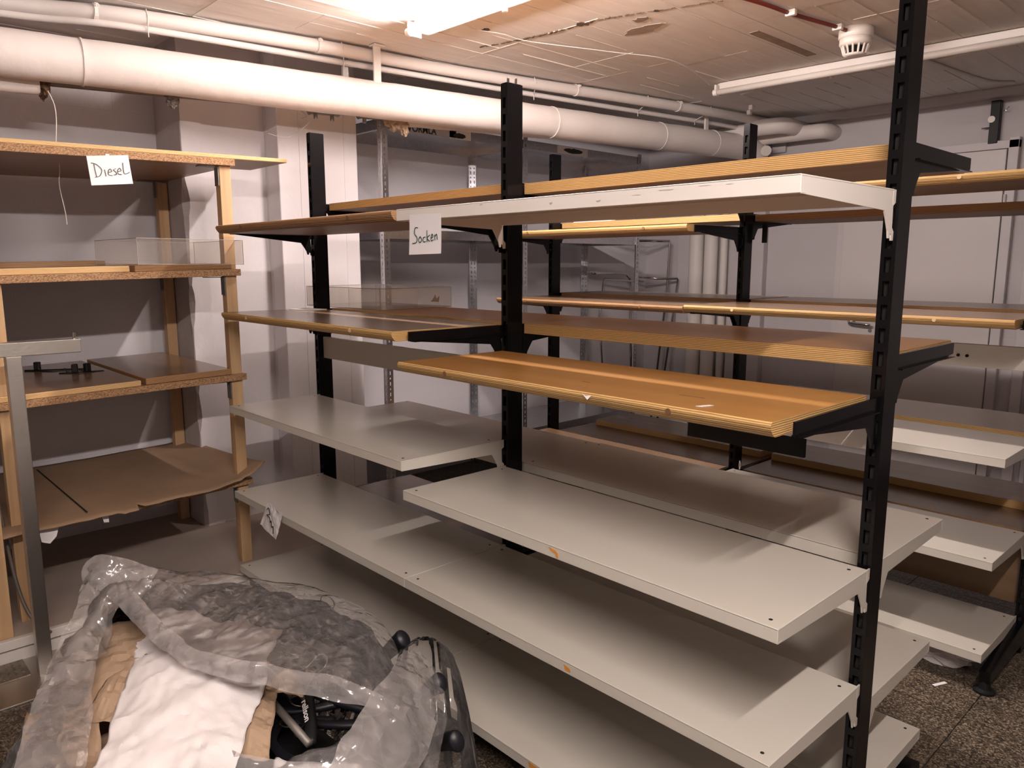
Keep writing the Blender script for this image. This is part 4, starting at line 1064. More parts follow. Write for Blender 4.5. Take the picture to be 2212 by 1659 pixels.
post_me = angle_post(2.215).mesh('post', MT['galv'], fix=False)
for i, y_ in enumerate(GY):
    sgn = 1 if i == 0 else -1
    for x_, sx in ((GX1, -1), (GX0, 1)):
        p = link('post', post_me, t, (x_, y_, 0)); p.scale = (sx, sgn, 1)
        m_ = p.modifiers.new('thick', 'SOLIDIFY'); m_.thickness = 0.0018; m_.offset = 0
for zt in (2.195, 1.615, 0.33):
    for i in range(2):
        ya, yb = GY[i] + 0.004, GY[i + 1] - 0.004
        part('deck', MB().box(GX0 + 0.004, GX1 - 0.004, ya, yb, zt - 0.003, zt), MT['galv'], t)
        part('front_rail', MB().box(GX1 - 0.006, GX1 - 0.003, ya, yb, zt - 0.052, zt), MT['galv'], t)
        part('rear_rail', MB().box(GX0 + 0.003, GX0 + 0.006, ya, yb, zt - 0.052, zt), MT['galv'], t)
        for yy in (ya, yb):
            s_ = 0.003 if yy == ya else -0.003
            part('side_rail', MB().box(GX0 + 0.004, GX1 - 0.004, min(yy, yy + s_), max(yy, yy + s_), zt - 0.052, zt), MT['galv'], t)
            part('rail_return', MB().box(GX0 + 0.006, GX1 - 0.006, min(yy + s_, yy + 8 * s_), max(yy + s_, yy + 8 * s_), zt - 0.053, zt - 0.051), MT['galv'], t)
        for x_ in (GX0 + 0.007, GX1 - 0.007):
            for yy in (ya, yb):
                s_ = 1 if yy == ya else -1; q = 1 if x_ < -0.7 else -1
                part('corner_gusset', MB().prism([(yy, zt - 0.052), (yy + s_ * 0.06, zt - 0.045), (yy + s_ * 0.06, zt - 0.015), (yy, zt)], 'X', x_, x_ + q * 0.002), MT['galv'], t)
                for bz in (0.018, 0.038):
                    part('bolt', MB().lathe([(0.006, 0.0), (0.006, 0.006), (0.003, 0.008)] if q > 0 else [(0.003, -0.008), (0.006, -0.006), (0.006, 0.0)], (x_ + q * 0.002, yy + s_ * 0.022, zt - bz), 'X', 8), MT['chrome'], t)
def text_mesh(body, size, mat_, extrude=0.0004, bold=0.0):
    cu = bpy.data.curves.new('lettering', 'FONT'); cu.body = body; cu.size = size; cu.extrude = extrude; cu.offset = bold
    cu.align_x = 'CENTER'; cu.align_y = 'CENTER'
    ob = bpy.data.objects.new('lettering_tmp', cu); COL.objects.link(ob)
    bpy.context.view_layer.update()
    me = bpy.data.meshes.new_from_object(ob.evaluated_get(bpy.context.evaluated_depsgraph_get()))
    bpy.data.objects.remove(ob, do_unlink=True)
    me.materials.clear(); me.materials.append(mat_); me.name = 'lettering'
    return me
st = part('rail_sticker', MB().box(GX1 - 0.003, GX1 - 0.0022, 0.82, 1.17, 2.146, 2.192), MT['under'], t)
lt = link('lettering', text_mesh('VORMLA', 0.050, MT['ink_black'], 0.0003, 0.0012), st, (GX1 - 0.0018, 0.925, 2.164), (math.pi / 2, 0, math.pi / 2))
st = part('rail_sticker', MB().box(GX1 - 0.003, GX1 - 0.0022, 1.12, 1.28, 2.140, 2.192), MT['paper'], t)
part('scribble', tuft((GX1 - 0.002, 1.195, 2.160), 0.02, 4.0, (0.03, 1.8, 0.55)), MT['ink_black'], st)
st = part('rail_sticker', MB().box(GX1 - 0.003, GX1 - 0.0022, 2.02, 2.32, 2.142, 2.192), MT['paper'], t)
part('scribble', tuft((GX1 - 0.002, 2.18, 2.168), 0.025, 7.0, (0.03, 2.8, 0.5)), MT['ink_black'], st)
part('rail_label', MB().box(GX1 - 0.003, GX1 - 0.002, 1.0, 1.08, 0.285, 0.325), MT['cardboard'], t)

# chrome rails leaning in the corner
def chrome_rail(label, pts, r=0.011, arm=None):
    b = Vector(pts[0]); t = thing('chrome_rail', label, 'clothes rail', (b.x, b.y, 0.0))
    q = [Vector(p) - Vector((b.x, b.y, 0)) for p in pts]
    part('rail_tube', MB().tube(q, r, 12), MT['chrome'], t, smooth=True)
    if arm:
        a = Vector(arm) - Vector((b.x, b.y, 0)); part('end_plate', MB().box(a.x - 0.012, a.x + 0.012, a.y - 0.09, a.y + 0.03, a.z, a.z + 0.006), MT['chrome'], t)
chrome_rail('tall square-cornered chrome clothes rail leaning in the back corner', [(-0.84, 3.62, 0.0), (-0.76, 3.70, 1.20), (-0.745, 3.70, 1.60), (-0.748, 3.695, 1.612), (-0.80, 3.55, 1.612), (-0.93, 3.26, 1.612)], 0.010, (-0.93, 3.26, 1.615))
chrome_rail('round-bent chrome clothes rail leaning on the left wall', [(-0.90, 3.45, 0.0)] + smooth_path([(-0.945, 3.445, 0.9), (-0.95, 3.44, 1.24), (-0.95, 3.40, 1.32), (-0.95, 3.32, 1.342), (-0.95, 2.95, 1.350)], 6), 0.012, (-0.95, 2.96, 1.357))
chrome_rail('low chrome clothes rail with slanted leg by the galvanised rack', [(-0.80, 2.98, 0.0), (-0.93, 3.02, 1.0), (-0.945, 3.085, 1.292), (-0.945, 3.10, 1.30), (-0.90, 3.40, 1.28), (-0.88, 3.53, 1.275)], 0.009)
chrome_rail('chrome clothes rail with slanted leg right of the tall one', [(-0.76, 3.60, 0.0), (-0.69, 3.72, 1.10), (-0.672, 3.73, 1.29), (-0.672, 3.72, 1.30), (-0.80, 3.62, 1.30), (-0.93, 3.50, 1.315)], 0.010)

# white strip lying on the far top shelf, small white cup
o = part('white_strip', MB().box(-0.14, 0.14, -0.02, 0.02, 0, 0.020), MT['paper'], None, bevel=0.003, loc=(0.22, 1.60, 1.6556))
tag(o, 'thin white strip lying on the far left top shelf of the rear rack', 'strip')
t = thing('plastic_cup', 'white plastic tub on the low far left board of the rear rack', 'tub', (0.70, 1.95, 0.4796))
part('tub_body', MB().lathe([(0.040, 0.0), (0.046, 0.07)], (0, 0, 0), 'Z', 24), MT['plastic_white'], t, smooth=False)
part('tub_lid', MB().lathe([(0.049, 0.07), (0.050, 0.082), (0.046, 0.084)], (0, 0, 0), 'Z', 24), MT['plastic_white'], t)
o = part('plastic_wad', tuft((0, 0, 0.035), 0.055, 12.0, (1.6, 1.1, 0.62)), MT['tissue'], None, smooth=False, loc=(2.26, 1.20, 0.0))
tag(o, 'crumpled white wad on the floor under the lowest rear shelf', 'paper')
o = part('paper_scrap', MB().box(-0.028, 0.028, -0.006, 0.006, 0.0, 0.0012), MT['paper'], None, loc=(2.327, 1.005, 0.0005), rot=(0, 0, 1.15))
tag(o, 'small white paper scrap on the floor tiles by the rack foot', 'paper')
o = part('cable_tie_loop', MB().tube(smooth_path([(0, 0, 0), (0.004, -0.004, 0.02), (0.010, -0.004, 0.0), (0.006, -0.006, -0.02), (0, 0, 0)], 6), 0.0018, 6), MT['plastic_white'], None, loc=(1.285, 1.435, 0.492))
tag(o, 'white cable tie beside the middle post of the rear rack', 'cable tie')
o = part('black_hook', MB().box(-0.012, 0.012, -0.005, 0.005, -0.085, 0.0), MT['black_matte'], None, bevel=0.002, loc=(1.290, 1.555, 1.606))
tag(o, 'short black strap hanging beside the rear rack middle post', 'strap')

# ================================================================== CLEAR TRAYS
def tray(label, loc, rotz, W, D, H, th=0.004):
    t = thing('clear_tray', label, 'tray', loc, rotz)
    part('base_panel', MB().box(0, W, 0, D, 0, th), MT['acrylic'], t)
    for (a, b, c, d) in ((0, W, 0, th), (0, W, D - th, D), (0, th, th, D - th), (W - th, W, th, D - th)):
        part('side_panel', MB().box(a, b, c, d, th, H), MT['acrylic'], t)
    e = 0.0012
    for (p, q) in (((0, 0), (W, 0)), ((W, 0), (W, D)), ((W, D), (0, D)), ((0, D), (0, 0))):
        part('rim_edge', MB().tube([(p[0], p[1], H), (q[0], q[1], H)], e, 6), MT['acrylic_edge'], t)
        part('corner_edge', MB().tube([(p[0], p[1], 0), (p[0], p[1], H)], e, 6), MT['acrylic_edge'], t)
        part('base_edge', MB().tube([(p[0], p[1], 0.002), (q[0], q[1], 0.002)], e, 6), MT['acrylic_edge'], t)
    return t
tray('clear acrylic tray on the second timber shelf', (-0.065, -0.742, 1.4240), math.pi / 2 + 0.03, 0.425, 0.50, 0.102)
tb = tray('clear acrylic tray on the far left mid shelf of the front rack', (-0.235, 0.055, 1.2305), 0.05, 0.58, 0.40, 0.092)
part('divider', MB().box(0.34, 0.343, 0.004, 0.396, 0.004, 0.088), MT['acrylic'], tb)
part('torn_label', MB().add([(0.44, 0.394, 0.02), (0.50, 0.394, 0.02), (0.505, 0.394, 0.05), (0.485, 0.394, 0.035), (0.475, 0.394, 0.055), (0.455, 0.394, 0.03)], [(0, 1, 2, 3, 4, 5)]), MT['kraft'], tb)
o = part('magazine', MB().box(-0.07, 0.07, -0.045, 0.045, 0, 0.003), MT['paper'], None, loc=(0.085, -0.115, 1.2325), rot=(0, 0, 0.2))
tag(o, 'white folded paper lying on the glossy left shelf of the front rack', 'paper')

# ================================================================== NOTES
def strokes_mesh(strokes, org, ux, uy, nrm, r):
    mb = MB(); org, ux, uy, nrm = map(Vector, (org, ux, uy, nrm))
    for st in strokes:
        pts = [org + ux * a + uy * b + nrm * 0.0006 for a, b in st]
        if len(pts) > 2:
            pts = smooth_path(pts, 5)
        mb.tube(pts, r, 6)
    return mb
DIESEL = [[(0.14, 0.72), (0.15, 0.40), (0.16, 0.28)], [(0.08, 0.76), (0.20, 0.70), (0.30, 0.52), (0.24, 0.32), (0.12, 0.27)],
          [(0.37, 0.52), (0.38, 0.29)], [(0.45, 0.42), (0.53, 0.45), (0.50, 0.54), (0.45, 0.46), (0.45, 0.34), (0.53, 0.31)],
          [(0.64, 0.54), (0.58, 0.50), (0.63, 0.42), (0.63, 0.34), (0.57, 0.33)],
          [(0.68, 0.44), (0.76, 0.47), (0.73, 0.56), (0.68, 0.48), (0.68, 0.36), (0.76, 0.33)], [(0.83, 0.74), (0.82, 0.50), (0.83, 0.36), (0.91, 0.37), (0.96, 0.41)]]
SOCKEN = [[(0.28, 0.66), (0.20, 0.66), (0.18, 0.52), (0.26, 0.42), (0.24, 0.30), (0.12, 0.28)],
          [(0.36, 0.44), (0.31, 0.36), (0.36, 0.29), (0.41, 0.36), (0.36, 0.44)], [(0.52, 0.42), (0.46, 0.40), (0.46, 0.31), (0.53, 0.31)],
          [(0.57, 0.58), (0.58, 0.30)], [(0.66, 0.46), (0.58, 0.39), (0.66, 0.31)], [(0.70, 0.38), (0.76, 0.42), (0.73, 0.48), (0.70, 0.40), (0.71, 0.32), (0.77, 0.34)],
          [(0.81, 0.46), (0.82, 0.33)], [(0.82, 0.42), (0.87, 0.47), (0.89, 0.34)]]
def note(label, tl, tr, br, bl, nrm, strokes, rr=0.0011, tape=True):
    tl, tr, br, bl, nrm = map(Vector, (tl, tr, br, bl, nrm)); n = 8
    mb = MB()
    for i in range(n + 1):
        v = i / n
        for k in range(n + 1):
            u = k / n
            p = (tl * (1 - u) + tr * u) * (1 - v) + (bl * (1 - u) + br * u) * v + nrm * (0.004 * v * v)
            mb.v.append(tuple(p - tl))
    for i in range(n):
        for k in range(n):
            a = i * (n + 1) + k
            mb.f.append((a, a + 1, a + n + 2, a + n + 1)); mb.mi.append(0)
    t = thing('paper_note', label, 'note', tuple(tl))
    o = part('paper', mb, MT['paper'], t)
    s_ = o.modifiers.new('thick', 'SOLIDIFY'); s_.thickness = 0.0005
    base = bl - tl + nrm * 0.0045
    part('handwriting', strokes_mesh(strokes, base, (br - bl), (tl - bl) - nrm * 0.004, nrm, rr), MT['ink'], t)
    if tape:
        c = (tr - tl) * 0.5 + nrm * 0.0008; ux = (tr - tl).normalized() * 0.012; uy = Vector((0, 0, 0.012))
        part('tape', MB().add([c - ux * 0.5 - uy * 0.2, c + ux * 0.7 - uy * 0.3, c + ux * 0.4 + uy * 0.5, c - ux * 0.6 + uy * 0.5], [(0, 1, 2, 3)]), MT['paper'], t)
    return t
note('white handwritten paper note reading Diesel on the top timber shelf edge', (-0.108, -0.880, 1.822), (-0.108, -0.735, 1.838), (-0.108, -0.726, 1.732), (-0.108, -0.872, 1.716), (1, 0, 0), DIESEL)
note('white handwritten paper note reading Socken on the white metal shelf edge', (1.322, -0.4552, 1.562), (1.463, -0.4552, 1.560), (1.466, -0.4552, 1.455), (1.322, -0.4552, 1.453), (0, -1, 0), SOCKEN, 0.0011, False)
t = thing('crumpled_note', 'crumpled white note with scribbles hanging from the metal shelf edge', 'note', (0.38, -0.4575, 0.476))
cr = MB(); n = 10
A, B, C_, D = Vector((-0.02, -0.004, 0.035)), Vector((0.095, -0.006, 0.020)), Vector((0.07, -0.020, -0.09)), Vector((-0.08, -0.014, -0.065))
for i in range(n + 1):
    for k in range(n + 1):
        u, v = k / n, i / n
        p = (A * (1 - u) + B * u) * (1 - v) + (D * (1 - u) + C_ * u) * v
        cr.v.append(tuple(p + Vector((0.006 * fbm(p * 30, 1, 2, 1), -abs(0.007 * ridge(p * 22, 1, 2, 3)), 0.006 * fbm(p * 30, 1, 2, 6)))))
for i in range(n):
    for k in range(n):
        a = i * (n + 1) + k
        cr.f.append((a, a + 1, a + n + 2, a + n + 1)); cr.mi.append(0)
o = part('paper', cr, MT['paper'], t); s_ = o.modifiers.new('thick', 'SOLIDIFY'); s_.thickness = 0.0006
part('handwriting', MB().tube(smooth_path([(-0.01, -0.020, 0.012), (0.010, -0.021, 0.022), (0.018, -0.022, 0.0), (-0.005, -0.023, -0.008), (0.020, -0.024, -0.014), (0.026, -0.025, -0.030), (0.036, -0.026, -0.022), (0.042, -0.028, -0.045), (0.056, -0.029, -0.038), (0.056, -0.030, -0.066)], 5), 0.0017, 6), MT['ink_black'], t)

# scraps and stickers on shelf edges
def flat_poly(name, label, cat, pts, nrm, mat_, th=0.0006):
    c = Vector(pts[0]); o = part(name, MB().add([Vector(p) - c for p in pts], [tuple(range(len(pts)))]), mat_, None, loc=tuple(c))
    s_ = o.modifiers.new('thick', 'SOLIDIFY'); s_.thickness = th; s_.offset = 0
    return tag(o, label, cat)
flat_poly('paper_scrap', 'torn white paper scrap stuck to the front edge of the orange-brown shelf', 'paper', [(1.970, -0.4612, 1.143), (1.982, -0.4620, 1.139), (1.998, -0.4612, 1.142), (1.988, -0.4635, 1.131)], 0, MT['paper'])
flat_poly('paper_scrap', 'tiny grey paper scrap lying on top of the orange-brown shelf', 'paper', [(2.240, -0.424, 1.1468), (2.252, -0.394, 1.1470), (2.262, -0.392, 1.1468), (2.252, -0.422, 1.1468)], 0, MT['paper'])
yf = -0.4518
flat_poly('orange_sticker', 'torn orange sticker on the lip of the metal shelf under the orange-brown board', 'sticker', [(1.860, yf, 0.752), (1.885, yf, 0.748), (1.893, yf, 0.742), (1.893, yf, 0.731), (1.886, yf, 0.732), (1.884, yf, 0.740), (1.868, yf, 0.744)], 0, MT['orange'], 0.0004)
flat_poly('orange_sticker', 'small orange sticker remnant on the lip of the second lowest metal shelf', 'sticker', [(1.915, yf, 0.468), (1.935, yf, 0.463), (1.938, yf, 0.455), (1.920, yf, 0.454)], 0, MT['orange'], 0.0004)
flat_poly('orange_sticker', 'torn orange sticker on the lip of the lowest metal shelf', 'sticker', [(1.79, yf + 0.003, 0.141), (1.83, yf + 0.003, 0.139), (1.835, yf + 0.003, 0.122), (1.81, yf + 0.003, 0.128), (1.795, yf + 0.003, 0.126)], 0, MT['orange'], 0.0004)
for i_, p in enumerate(((2.17, -0.331), (1.88, -0.345))):
    o = part('scratch', MB().box(-0.03 + 0.018 * i_, 0.03 - 0.018 * i_, -0.0022, 0.0022, -0.0002, 0.0003), MT['dowel_dark'], None)
    sh = next(q for q in bpy.data.objects if q.get('label', '').startswith('bright orange-brown wooden shelf'))
    o.parent = sh; o.location = (p[0] - sh.location.x, p[1] - sh.location.y, 0.0); o.rotation_euler = (0, 0, 0.08)

# ================================================================== CLEAR SACK WITH PAPER AND HANGERS
BC = Vector((1.45, -1.08, 0.0))
RIM = [(0, 0.42, 0.45), (25, 0.46, 0.45), (48, 0.42, 0.46), (66, 0.395, 0.50), (102, 0.39, 0.52), (135, 0.42, 0.53), (165, 0.46, 0.56), (188, 0.485, 0.615), (200, 0.49, 0.625), (215, 0.47, 0.56), (250, 0.46, 0.46), (290, 0.42, 0.43), (325, 0.38, 0.44), (360, 0.42, 0.45)]
def rim(a):
    a = a % 360
    for (a0, r0, z0), (a1, r1, z1) in zip(RIM, RIM[1:]):
        if a0 <= a <= a1:
            f = (a - a0) / (a1 - a0); f = f * f * (3 - 2 * f)
            return r0 + (r1 - r0) * f, z0 + (z1 - z0) * f
def sack_mesh():
    mb = MB(); na, nt_ = 200, 58
    for i in range(nt_ + 1):
        t_ = i / nt_
        for k in range(na):
            a = 360 * k / na
            r, z = rim(a)
            if t_ < 0.62:                       # outside wall, bulging
                f = t_ / 0.62
                rr = r * (0.74 + 0.36 * math.sin(math.pi * (0.15 + 0.62 * f)) ** 1.0) if f < 1 else r
                rr = r * (0.80 + 0.28 * math.sin(math.pi * min(1, f * 0.86 + 0.10))) * (1 - 0.06 * f)
                zz_ = 0.004 + z * f
            else:                               # folded over and hanging inwards
                f = (t_ - 0.62) / 0.38
                fold = 0.12 if 30 < a < 215 else 0.16
                rr = r * (0.80 + 0.28 * math.sin(math.pi * 0.96)) * 0.94 * (1 - fold * f)
                zz_ = z + 0.010 * math.sin(math.pi * f) - (0.075 if fold > 0.3 else 0.05) * f ** 1.3
            ar = math.radians(a)
            d = Vector((math.cos(ar), math.sin(ar), 0))
            p = BC + d * rr + Vector((0, 0, zz_))
            amp = 0.020 if t_ < 0.62 else 0.016
            w_ = min(1.0, t_ * 6)
            pleat = ridge((math.cos(ar) * 3.0, math.sin(ar) * 3.0, zz_ * 1.2), 1.6, 3, 2.0)
            cr_ = ridge(p, 7.0, 3, 5.0)
            p += d * (amp * (1.1 * pleat + 0.9 * cr_)) * w_ + Vector((0, 0, 0.012 * cr_ * w_ if t_ > 0.4 else 0))
            p.z = max(p.z, 0.003)
            mb.v.append(tuple(p - BC))
    for i in range(nt_):
        for k in range(na):
            mb.f.append((i * na + k, i * na + (k + 1) % na, (i + 1) * na + (k + 1) % na, (i + 1) * na + k)); mb.mi.append(0)
    return mb
sack = thing('plastic_sack', 'big open clear plastic sack full of paper and hangers on the floor', 'plastic bag', tuple(BC))
o = part('sack_film', sack_mesh(), MT['film'], sack, fix=False); auto_smooth(o, 10)

def crumpled_strip(pts, widths, nrm_hint, nu, amp, scale, seed, base=BC):
    """strip along pts; width direction = tangent x hint; crumpled"""
    P = smooth_path(pts, nu); n = len(P); mb = MB(); nv = 14
    for i, p in enumerate(P):
        t_ = (P[min(i + 1, n - 1)] - P[max(i - 1, 0)]).normalized()
        s_ = t_.cross(Vector(nrm_hint)).normalized(); nn = s_.cross(t_)
        f = i / (n - 1) * (len(widths) - 1); k = min(int(f), len(widths) - 2); wv = widths[k] + (widths[k + 1] - widths[k]) * (f - k)
        for j in range(nv + 1):
            v = j / nv - 0.5
            q = p + s_ * wv * v
            q += nn * (amp * ridge(q, scale, 3, seed) + wv * 0.09 * math.cos(v * math.pi) + 0.007 * ridge(q, 30, 2, seed + 1)) + s_ * amp * 0.6 * fbm(q, scale, 2, seed + 4)
            mb.v.append(tuple(q - base))
    for i in range(n - 1):
        for j in range(nv):
            a = i * (nv + 1) + j
            mb.f.append((a, a + 1, a + nv + 2, a + nv + 1)); mb.mi.append(0)
    return mb
CAMP = (3.07 - 1.4, -1.71 + 1.1, 1.0)
flaps = [
    ([(0.985, -1.225, 0.625), (1.06, -1.265, 0.560), (1.22, -1.345, 0.520), (1.42, -1.42, 0.500), (1.62, -1.49, 0.46)], (0.05, 0.08, 0.10, 0.12, 0.12), 'film_milky', 3.0),
    ([(0.99, -1.215, 0.615), (1.10, -1.185, 0.585), (1.28, -1.175, 0.565), (1.47, -1.150, 0.562), (1.64, -1.065, 0.562), (1.77, -0.985, 0.555), (1.87, -0.90, 0.52)], (0.07, 0.045, 0.04, 0.040, 0.042, 0.042, 0.015), 'film_milky', 7.0),
    ([(1.68, -0.735, 0.485), (1.79, -0.81, 0.500), (1.875, -0.91, 0.495), (1.93, -1.02, 0.470), (1.95, -1.12, 0.445)], (0.05, 0.13, 0.16, 0.16, 0.10), 'film_milky', 37.0),
    ([(1.66, -0.72, 0.490), (1.80, -0.80, 0.470), (1.90, -0.92, 0.440), (1.95, -1.06, 0.40)], (0.04, 0.12, 0.16, 0.12), 'film', 33.0),
    ([(1.62, -1.27, 0.47), (1.76, -1.17, 0.462), (1.88, -1.08, 0.452), (1.99, -0.98, 0.44)], (0.05, 0.05, 0.06, 0.07), 'film_milky', 29.0),
    ([(0.955, -1.215, 0.600), (0.985, -1.225, 0.645), (1.02, -1.20, 0.640), (1.06, -1.13, 0.590)], (0.05, 0.07, 0.09, 0.10), 'film_milky', 23.0),
]
for pts, wd, m_, sd in flaps:
    o = part('film_flap', crumpled_strip(pts, wd, CAMP, 16, 0.015, 12.0, sd), MT[m_], sack, fix=False); auto_smooth(o, 24)
# film drawn over the back half, from the rim to the rolled front edge
def cover_mesh():
    nu, nv = 96, 40
    back = []
    for k in range(nu + 1):
        a = 205 - (205 - 30) * k / nu
        r, z = rim(a); ar = math.radians(a)
        back.append(BC + Vector((math.cos(ar) * r * 0.97, math.sin(ar) * r * 0.97, z + 0.004)))
    band = smooth_path([(1.00, -1.21, 0.605), (1.10, -1.18, 0.580), (1.28, -1.17, 0.555), (1.47, -1.145, 0.555), (1.64, -1.06, 0.555), (1.77, -0.98, 0.545), (1.86, -0.90, 0.50)], nu // 6 + 1)
    mb = MB()
    for k in range(nu + 1):
        b = band[round(k / nu * (len(band) - 1))]
        for j in range(nv + 1):
            v = j / nv
            p = back[k].lerp(b, v)
            edge = math.sin(math.pi * min(1, v * 1.0)) ** 0.5
            p.z += 0.022 * math.sin(math.pi * v) + 0.018 * ridge(p, 6.0, 3, 41.0) * edge + 0.012 * ridge((p.x * 9 + p.y * 4, p.y * 3 - p.x * 1.5, 0), 1.6, 2, 44.0) * edge + 0.005 * ridge(p, 22.0, 2, 43.0) * edge
            p += Vector((0.010 * fbm(p, 9, 2, 3), 0.010 * fbm(p, 9, 2, 8), 0)) * edge
            mb.v.append(tuple(p - BC))
    for k in range(nu):
        for j in range(nv):
            a = k * (nv + 1) + j
            mb.f.append((a, a + 1, a + nv + 2, a + nv + 1)); mb.mi.append(0)
    return mb
o = part('film_cover', cover_mesh(), MT['film'], sack, fix=False); auto_smooth(o, 8)

def sheet(label, name, cat, tl, tr, br, bl, nu, nv, amp, scale, seed, mat_, arch=0.0, ragged=0.03, fine=0.0032, facet=22):
    tl, tr, br, bl = map(Vector, (tl, tr, br, bl)); c = (tl + tr + br + bl) / 4
    mb = MB()
    for i in range(nv + 1):
        for k in range(nu + 1):
            u, v = k / nu, i / nv
            eu = ragged * fbm((v * 5, seed, 0), 1, 4, seed); ev = ragged * fbm((u * 5, 0, seed), 1, 4, seed + 3)
            uu = u + eu * (1 - 2 * abs(u - 0.5)) * 0 + eu * (2 * abs(u - 0.5)) ** 2
            vv = v + ev * (2 * abs(v - 0.5)) ** 2
            p = (tl * (1 - uu) + tr * uu) * (1 - vv) + (bl * (1 - uu) + br * uu) * vv
            h = amp * (ridge(p, scale, 3, seed) + 0.5 * fbm(p, scale * 0.5, 2, seed + 2)) + fine * ridge(p, scale * 3.2, 2, seed + 5) + arch * math.sin(math.pi * min(1, max(0, u))) * math.sin(math.pi * min(1, max(0, v)))
            p = p + Vector((0.4 * amp * fbm(p, scale, 2, seed + 7), 0.4 * amp * fbm(p, scale, 2, seed + 9), h))
            mb.v.append(tuple(p - c))
    for i in range(nv):
        for k in range(nu):
            a = i * (nu + 1) + k
            mb.f.append((a, a + 1, a + nu + 2, a + nu + 1)); mb.mi.append(0)
    o = part(name, mb, MT[mat_], None, fix=False, loc=tuple(c)); auto_smooth(o, facet)
    s_ = o.modifiers.new('thick', 'SOLIDIFY'); s_.thickness = 0.0006
    return tag(o, label, cat)
sheet('large crumpled white tissue sheet lying on top in the clear sack', 'tissue_paper', 'tissue paper', (1.00, -1.10, 0.495), (1.36, -0.90, 0.505), (1.80, -1.235, 0.475), (1.62, -1.42, 0.475), 56, 64, 0.016, 8.0, 2.0, 'tissue', 0.035, 0.10)
sheet('small crumpled white tissue sheet at the lower front of the clear sack', 'tissue_paper', 'tissue paper', (1.72, -1.10, 0.42), (1.86, -0.98, 0.42), (2.0, -1.08, 0.38), (1.88, -1.24, 0.39), 26, 26, 0.012, 10.0, 8.0, 'tissue', 0.02, 0.08)
kr = [('brown paper wad at the left rim of the clear sack', (0.98, -1.30, 0.47), (1.05, -1.10, 0.50), (1.40, -1.26, 0.455), (1.25, -1.44, 0.43), 3.0),
      ('flat brown paper sheet at the lower left in the clear sack', (1.20, -1.44, 0.43), (1.34, -1.33, 0.45), (1.62, -1.40, 0.42), (1.47, -1.52, 0.40), 5.0),
      ('folded brown paper peeking out left of the white tissue in the sack', (1.14, -1.20, 0.48), (1.20, -1.14, 0.49), (1.44, -1.31, 0.455), (1.36, -1.37, 0.45), 9.0),
      ('creased brown paper right of the white tissue in the sack', (1.50, -1.07, 0.465), (1.57, -1.02, 0.465), (1.74, -1.13, 0.44), (1.64, -1.20, 0.44), 12.0),
      ('torn brown paper piece beside the lettered black hanger', (1.44, -0.99, 0.475), (1.55, -0.94, 0.475), (1.62, -0.985, 0.46), (1.54, -1.04, 0.46), 15.0),
      ('brown paper lining the left bottom of the clear sack', (1.05, -1.40, 0.36), (1.20, -1.10, 0.40), (1.50, -1.25, 0.38), (1.40, -1.50, 0.34), 21.0)]
for lb, a, b, c, d, sd in kr:
    sheet(lb, 'kraft_paper', 'brown paper', a, b, c, d, 15, 18, 0.016, 9.0, sd, 'kraft', 0.010, 0.06, 0.008, 3)

def hanger(label, loc, rot, span=0.42, rend=0.020, mat_='navy', lettering=None, group=None):
    t = thing('clothes_hanger', label, 'hanger', loc, 0, group); t.rotation_euler = rot
    h = span / 2
    pts = smooth_path([(-h, 0, -0.065), (-h * 0.75, 0.004, -0.040), (-h * 0.4, 0.002, -0.012), (0, 0, 0.004), (h * 0.4, 0.002, -0.012), (h * 0.75, 0.004, -0.040), (h, 0, -0.065)], 6)
    mb = MB(); mb.tube(pts, rend, 14, rfun=lambda q: rend * (0.45 + 0.55 * min(1, (2 * abs(q - 0.5)) ** 0.9)) * (1.0 if 0.02 < q < 0.98 else 0.8))
    mb.v = [(x_, y_ * 0.75, z_) for x_, y_, z_ in mb.v]
    b = part('hanger_body', mb, MT[mat_], t, smooth=True)
    hk = [(0, 0, 0.004), (0, 0, 0.035)] + [(0.022 - 0.022 * math.cos(a), 0, 0.035 + 0.028 + 0.022 * math.sin(a) - 0.028 + 0.012) for a in [math.radians(d) for d in range(0, 226, 15)]]
    part('hook', MB().tube([Vector(p) for p in hk], 0.0017, 8), MT['chrome'], t, smooth=True)
    if lettering:
        link('lettering', text_mesh(lettering, 0.020, MT['ink_white'], 0.0003, 0.0004), b, (h * 0.62, -0.0135, -0.030), (math.pi / 2, math.radians(18), 0))
    return t
hg = 'hangers in the clear sack'
specs = [((1.40, -0.84, 0.485), (1.35, 0.15, 0.50), 'dark hanger lying at the back of the sack under the film'),
         ((1.46, -0.88, 0.470), (1.45, -0.1, 0.62), 'dark hanger lying across the middle of the sack'),
         ((1.50, -0.83, 0.465), (1.50, 0.1, 0.35), 'dark hanger lying near the back right rim of the sack'),
         ((1.42, -0.94, 0.455), (1.55, 0.0, 0.85), 'dark hanger half covered by the white tissue'),
         ((1.60, -0.90, 0.440), (1.40, 0.1, 0.15), 'dark hanger lying flat at the right inside the sack'),
         ((1.62, -0.98, 0.425), (1.50, 0.0, 0.75), 'dark hanger beside the creased brown paper'),
         ((1.70, -0.95, 0.415), (1.45, 0.0, 0.40), 'dark hanger in the lower right opening of the sack'),
         ((1.56, -1.02, 0.405), (1.55, 0.0, 0.25), 'dark hanger deep in the opening of the sack'),
         ((1.68, -1.05, 0.395), (1.50, 0.0, -0.35), 'dark hanger deepest in the sack opening')]
for lc, rt, lb in specs:
    hanger(lb, (BC.x + (lc[0] - BC.x) * 0.72, BC.y + (lc[1] - BC.y) * 0.80, lc[2]), rt, 0.30, 0.019, 'navy', None, hg)
from mathutils import Euler
rt_ = (-0.85, 0.16, -0.10)
